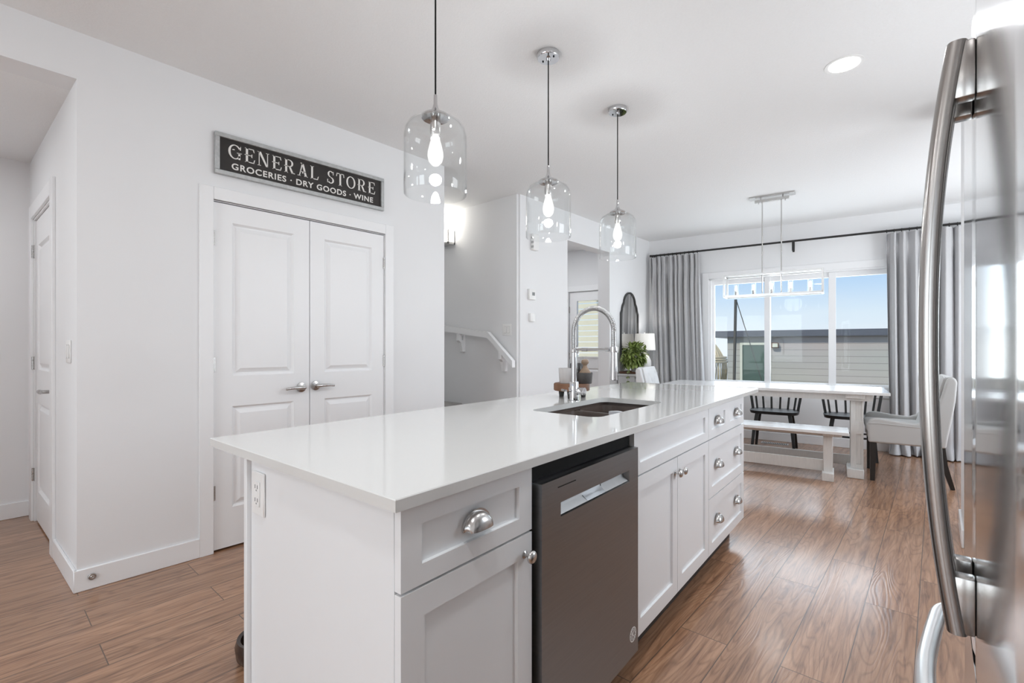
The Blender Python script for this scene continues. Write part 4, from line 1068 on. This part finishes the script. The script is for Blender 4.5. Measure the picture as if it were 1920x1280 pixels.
for k in range(5):
    xx = -.333+.1665*k
    b = B(); lathe(b, [(0, 0), (.028, 0), (.028, .006), (.012, .010), (.012, .05), (0, .05)], 20, c=(xx, 0, z0_+.008)); q = obj('candle_socket', b, M_nickel, t)
    b = B(); lathe(b, [(0, .05), (.0105, .05), (.0115, .075), (.008, .105), (0, .115)], 16, c=(xx, 0, z0_+.008)); obj('bulb', b, M_candle, q)
    b = B(); lathe(b, [(.0225, .006), (.0225, .125), (.0205, .125), (.0205, .006)], 24, c=(xx, 0, z0_+.008)); obj('glass_sleeve', b, M_glassp, q)
lamp('candle_light', 'POINT', (0, 0, 1.86), (0, 0, 0), 4, .12, color=(.96, .98, 1), parent=t)

# ---------------------------------------------------------------- curtains
t = thing('curtain_rod', 'thin black curtain rod with rings above the dining window', 'curtain rod', (WA.x, WA.y, 0), WR)
ra, rb = sx(-3.085), sx(.62); ZR = 2.507; OFF = -.10
b = B(); tube(b, [(ra, OFF, ZR), (rb, OFF, ZR)], .0125, 14); obj('rod', b, M_iron, t)
for x in (ra-.012, rb+.012):
    b = B(); lathe(b, [(0, -.012), (.016, -.012), (.018, 0), (.016, .012), (0, .012)], 16, M=Matrix.Translation((x, OFF, ZR)) @ Matrix.Rotation(PI/2, 4, 'Y')); obj('finial', b, M_iron, t)
for X in (-3.07, -1.338, .55):
    x = sx(X); b = B(); bx(b, x-.012, -.004, ZR-.12, x+.012, 0, ZR+.01); bx(b, x-.006, OFF, ZR-.025, x+.006, 0, ZR-.013); bx(b, x-.011, OFF-.012, ZR-.12 if X == -1.338 else ZR-.03, x+.011, OFF-.005, ZR); obj('bracket', b, M_iron, t)
rings = [lerp(sx(-3.07), sx(-2.46), k/11) for k in range(12)]+[lerp(sx(-.43), sx(.42), k/13) for k in range(14)]
rp_ = None
for x in rings:
    if rp_ is None:
        b = B(); tube(b, [(0, .018*math.cos(a), .018*math.sin(a)-.004) for a in [2*PI*k/16 for k in range(17)]], .0035, 6, caps=False); rp_ = obj('ring', b, M_iron, t); rp_.location = (x, OFF, ZR)
    else:
        q = rp_.copy(); C.objects.link(q); q.parent = t; q.location = (x, OFF, ZR)
def curtain(x0t, x1t, x0b, x1b, npl, label, seed, tieL=0):
    R = random.Random(seed); b = B(); nu, nv = npl*22, 44; G = []
    ph = [R.uniform(-.5, .5) for _ in range(npl+1)]; am = [R.uniform(.75, 1.2) for _ in range(npl+1)]
    sh1 = [R.uniform(-.3, .3) for _ in range(npl+1)]
    for i in range(nu+1):
        u_ = i/nu; p = u_*npl; p += .20*math.sin(p*1.9+seed)*math.sin(PI*u_); ip = max(0, min(npl-1, int(p))); fp = p-ip; A = lerp(am[ip], am[ip+1], fp); shf = lerp(sh1[ip], sh1[ip+1], fp)
        row = []
        for j in range(nv+1):
            v = (j/nv)**1.0; z = lerp(2.475, .012, v)
            if v < .06: pin = .55+.45*(1-v/.06)
            else: pin = min(1, .30+(v-.04)*6)
            spread = v**1.5
            x = lerp(lerp(x0t, x1t, u_), lerp(x0b, x1b, u_), spread if tieL == 0 else min(1, v*1.6)*.7+v*.3)
            ang = 2*PI*p+shf*v*2.0
            amp = (.038+.030*v)*A*pin
            fold = math.copysign(abs(math.sin(ang))**.7, math.sin(ang))+.28*math.sin(2*ang+ph[ip]*6)+.16*math.sin(3.1*ang+v*3+ph[ip]*3)
            y = OFF-.008+amp*fold
            x += .018*math.cos(ang)*pin*A*(.5+v)
            if v > .95:
                q = (v-.95)/.05; y -= .045*q*(1+.7*math.sin(ang*.5+ph[ip]*5)); x += .02*q*math.sin(ang*1.3)
            row.append(b.verts.new((x, min(y, -.008), z)))
        G.append(row)
    for i in range(nu):
        for j in range(nv): b.faces.new((G[i][j], G[i+1][j], G[i+1][j+1], G[i][j+1]))
    o = obj('curtain', b, M_curt, None, smooth=180, loc=(WA.x, WA.y, 0), rotz=WR); md = o.modifiers.new('s', 'SOLIDIFY'); md.thickness = .002
    tag(o, label, 'curtain', 'grey pleated curtains at the dining window')
curtain(sx(-3.10), sx(-2.44), sx(-3.03), sx(-2.36), 9, 'floor-length grey pleated curtain at the left side of the window', 3)
curtain(sx(-.44), sx(.62), sx(-.42), sx(.62), 12, 'floor-length grey pleated curtain at the right side of the window', 5)
# floor register under the window
t = thing('floor_register', 'small pale slotted heating register in the floor below the window', 'vent', (-1.50, 6.62, 0), DR)
b = B(); bx(b, -.15, -.05, 0, .15, .05, .005, .001, 1); q = obj('plate', b, M_console, t)
b = B()
for k in range(14): bx(b, -.13+.0195*k, -.035, .0045, -.122+.0195*k, .035, .0056)
obj('slots', b, M_black, t)

# ---------------------------------------------------------------- mirror, console, lamp, plant
t = wallthing('wall_mirror', 'tall arched mirror with thin dark frame above the grey console', 'mirror', 5.98, 0)
half = [(.25, 1.0), (.25, 1.655), (.236, 1.672), (.222, 1.70), (.214, 1.735), (.198, 1.765), (.178, 1.785), (.168, 1.80), (.160, 1.835), (.140, 1.872), (.110, 1.905), (.07, 1.930), (.03, 1.942), (0, 1.945)]
full = half+[(-x, z) for x, z in half[-2::-1]]
cz_ = 1.45
def sc_(P, k): return [(x*(1-k/.25), cz_+(z-cz_)*(1-k/.48)) for x, z in P]
b = B(); n = len(full); inn = sc_(full, .020)
for a_, c_ in ((0, -.022),):
    A1 = [b.verts.new((x, -.001, z)) for x, z in full]; A2 = [b.verts.new((x, -.022, z)) for x, z in full]; A3 = [b.verts.new((x, -.022, z)) for x, z in inn]; A4 = [b.verts.new((x, -.001, z)) for x, z in inn]
    for i in range(n):
        j = (i+1) % n
        for u_, w_ in ((A1, A2), (A2, A3), (A3, A4)): b.faces.new((u_[i], u_[j], w_[j], w_[i]))
obj('frame', b, M_mframe, t)
b = B(); v = [b.verts.new((x, -.010, z)) for x, z in inn]; b.faces.new(v); v2 = [b.verts.new((x, -.002, z)) for x, z in inn]; b.faces.new(v2[::-1])
obj('mirror_glass', b, M_mirror, t, smooth=0)

t = thing('console_cabinet', 'small grey painted cabinet against the left wall by the window', 'cabinet', (LX+.013, 5.62, 0), 0)
b = B(); bx(b, 0, 0, .822, .275, .64, .850, .004, 2); obj('cabinet_top', b, M_console, t)
b = B(); bx(b, .01, .02, .10, .25, .62, .822, .002, 1); obj('cabinet_body', b, M_console, t)
for k in range(2):
    b = B(); slab(b, .03+.29*k, .14, .31+.29*k, .79, .016, [(.07+.29*k, .18, .27+.29*k, .75)], SHK); o = obj('door', b, M_console, t, smooth=25, post=lambda x, y, z: (.25+.016-y, x, z))
for x in (.03, .23):
    for y in (.04, .6):
        b = B(); tube(b, [(x, y, .10), (x, y, 0)], [.02, .014], 4); obj('foot', b, M_console, t, smooth=20)
ZK = .850
t = thing('table_lamp', 'white ceramic table lamp with drum shade on the console', 'table lamp', (-2.985, 6.12, ZK))
b = B(); lathe(b, [(0, 0), (.052, 0), (.055, .006), (.075, .05), (.088, .11), (.086, .16), (.060, .215), (.030, .245), (.022, .265), (.022, .28), (0, .28)], 32); obj('base', b, M_ceramic, t)
b = B(); tube(b, [(0, 0, .28), (0, 0, .545)], .005, 10); lathe(b, [(0, .545), (.010, .55), (.007, .562), (0, .568)], 12); obj('stem', b, M_nickel, t)
b = B(); lathe(b, [(.143, .305), (.128, .530), (.126, .530), (.141, .305)], 48, close=True); tube(b, [(-.127, 0, .525), (.127, 0, .525)], .0025, 6); obj('lamp_shade', b, M_shade, t)
b = B(); bmesh.ops.create_uvsphere(b, u_segments=14, v_segments=10, radius=.028, matrix=Matrix.Translation((0, 0, .40))); obj('bulb', b, M_candle, t)
lamp('lamp_light', 'POINT', (0, 0, .46), (0, 0, 0), 3, .03, color=(1, .97, .93), parent=t)
t = thing('serving_tray', 'dark brown wooden tray on the console under the potted plant', 'tray', (-2.99, 5.80, ZK))
b = B(); bx(b, -.12, -.155, 0, .12, .155, .012, .003, 1); bx(b, -.12, -.155, .012, -.112, .155, .03); bx(b, .112, -.155, .012, .12, .155, .03); bx(b, -.112, -.155, .012, .112, -.147, .03); bx(b, -.112, .147, .012, .112, .155, .03); obj('tray_board', b, M_runner, t)
t = thing('potted_plant', 'bushy green trailing plant in a white pot on the console tray', 'plant', (-2.975, 5.86, ZK+.012))
b = B(); lathe(b, [(0, 0), (.055, 0), (.062, .01), (.078, .11), (.075, .12), (.068, .11), (0, .10)], 32); obj('pot', b, M_ceramic, t)
def leaf(b, p, d, up, L, w, R):
    d = d.normalized(); s_ = d.cross(up).normalized(); n_ = s_.cross(d).normalized(); base = p; rows = []
    for k, (t_, ww) in enumerate(((0, .0), (.2, .75), (.45, 1), (.75, .6), (1, 0))):
        c = base+d*(L*t_)-n_*(L*.30*t_*t_)
        if ww == 0: rows.append([b.verts.new(c)])
        else: rows.append([b.verts.new(c+s_*w*ww+n_*.25*w*ww), b.verts.new(c), b.verts.new(c-s_*w*ww+n_*.25*w*ww)])
    for a, c in zip(rows, rows[1:]):
        if len(a) == 1: b.faces.new((a[0], c[0], c[1])); b.faces.new((a[0], c[1], c[2]))
        elif len(c) == 1: b.faces.new((a[0], a[1], c[0])); b.faces.new((a[1], a[2], c[0]))
        else: b.faces.new((a[0], a[1], c[1], c[0])); b.faces.new((a[1], a[2], c[2], c[1]))
R = random.Random(11); b = B(); bs_ = B(); ctr = Vector((.0, -.05, .21))
for k in range(520):
    th = R.uniform(0, 2*PI); ph = math.acos(R.uniform(-.75, 1)); rr = R.uniform(.35, 1)**.6
    dr_ = Vector((math.sin(ph)*math.cos(th), math.sin(ph)*math.sin(th), math.cos(ph)))
    p = ctr+Vector((dr_.x*.14, dr_.y*.22, dr_.z*.17))*rr
    p.x = max(p.x, -.12)
    if p.y > .10: p.y = .10
    p.x = min(p.x, .06)
    d_ = (dr_+Vector((R.uniform(-.6, .6), R.uniform(-.6, .6), R.uniform(-.9, .3)))).normalized()
    if p.x < -.08: d_.x = abs(d_.x)
    if p.y > .05: d_.y = -abs(d_.y)*.4
    leaf(b, p, d_, Vector((R.uniform(-.3, .3), R.uniform(-.3, .3), 1)), R.uniform(.055, .095), R.uniform(.015, .026), R)
obj('foliage', b, M_leaf, t, smooth=0)
b = bs_
for k in range(26):
    th = R.uniform(0, 2*PI); e_ = ctr+Vector((math.cos(th)*.09, math.sin(th)*.15, R.uniform(-.02, .13)))
    tube(b, bez([(0, 0, .10), tuple((Vector((0, 0, .16))+e_)/2), tuple(e_)], 4), .002, 5)
obj('stems', b, M_leaf, t)
b = B(); pth = bez([(0, -.06, .12), (.02, -.16, .10), (.02, -.26, .02), (.025, -.285, -.08), (.03, -.28, -.15)], 6); tube(b, pth, .002, 5)
for k in (8, 12, 16, 20, 23):
    leaf(b, pth[k], Vector((.3, (-1)**k, -.3)), Vector((1, 0, .3)), .05, .014, R); leaf(b, pth[k], Vector((.2, -(-1)**k, -.2)), Vector((1, 0, .3)), .045, .013, R)
obj('trailing_vine', b, M_leaf, t, smooth=0)

# ---------------------------------------------------------------- outside
GZ = -1.3
b = B(); bx(b, -40, 7.3, GZ-.2, 40, 120, GZ); struct(obj('ground', b, M_snow))
OR = math.radians(7.6)
t = thing('garage', 'grey lap-sided garage with dark flat roof edge across the lane', 'garage', (-4.30, 13.82, 0), OR)
b = B(); bx(b, 0, 0, GZ, 7.5, 5, 1.50); obj('wall', b, M_siding, t)
b = B(); bx(b, -.50, -.16, 1.47, 8.2, 5.4, 1.63, .004, 1); obj('roof', b, M_fascia, t)
b = B(); bx(b, .32, -.04, GZ, .38, .01, 1.31); bx(b, .98, -.04, GZ, 1.04, .01, 1.31); bx(b, .38, -.04, 1.25, .98, .01, 1.31); obj('door_frame', b, M_cream, t)
b = B(); bx(b, .38, -.02, GZ, .98, .01, 1.25); q = obj('door', b, M_gdoor, t)
b = B(); lathe(b, [(0, 0), (.03, 0), (.03, .05), (0, .05)], 14, M=Matrix.Translation((.93, -.02, .15)) @ Matrix.Rotation(PI/2, 4, 'X')); bx(b, .90, -.05, .42, .96, -.02, .46); obj('doorknob', b, M_nick2, q)
b = B(); bx(b, 1.08, -.10, 1.17, 1.24, 0, 1.31, .006, 1); q = obj('wall_light', b, M_tray, t)
b = B(); bx(b, 1.10, -.115, 1.19, 1.22, -.10, 1.29); obj('light_lens', b, M_cream, q)
t = thing('utility_pole', 'slim dark leaning pole outside the left window pane', 'pole', (-3.29, 10.96, GZ))
b = B(); tube(b, [(0, 0, 0), (.02, 0, 1.8), (.05, 0, 3.52)], .030, 12); obj('shaft', b, M_pole, t)
b = B(); tube(b, [(.06, .02, 3.50), (.57, .08, 1.7), (.93, .12, .4)], .009, 8); obj('brace', b, M_pole, t)
t = thing('woven_arbor', 'tan woven willow dome arbor outside at the left edge of window', 'arbor', (-3.86, 10.9, GZ))
b = B(); R = random.Random(4)
for k in range(46):
    a = 2*PI*k/46+R.uniform(-.05, .05); j_ = lambda: R.uniform(-.03, .03)
    tube(b, bez([(.44*math.cos(a)+j_(), .44*math.sin(a)+j_(), 0), (.40*math.cos(a+.15)+j_(), .40*math.sin(a+.15)+j_(), 1.0), (.42*math.cos(a-.1)+j_(), .42*math.sin(a-.1)+j_(), 2.0), (.36*math.cos(a+.2), .36*math.sin(a+.2), 2.28), (.16*math.cos(a+.5), .16*math.sin(a+.5), 2.60), (0+j_(), j_(), 2.78)], 4), R.uniform(.010, .018), 5)
obj('willow_rods', b, M_rattan, t)
b = B()
for z, r_ in ((.5, .42), (1.3, .42), (2.22, .43), (2.17, .44), (2.27, .42)): tube(b, [(r_*math.cos(2*PI*k/24), r_*math.sin(2*PI*k/24), z) for k in range(25)], .022, 6, caps=False)
obj('bands', b, M_rattan, t)
t = thing('slatted_fence', 'pale yellow slatted fence seen through the back door glass', 'fence', (-8.2, 8.6, GZ), math.radians(4))
for k in range(33):
    z = .02+.118*k
    b = B(); bx(b, 0, 0, z, 3.9, .02, z+.100); obj('slat', b, M_fence, t)
for x in (.05, 1.9, 3.8):
    b = B(); bx(b, x, .02, 0, x+.08, .08, 3.9); obj('post', b, M_fence, t)
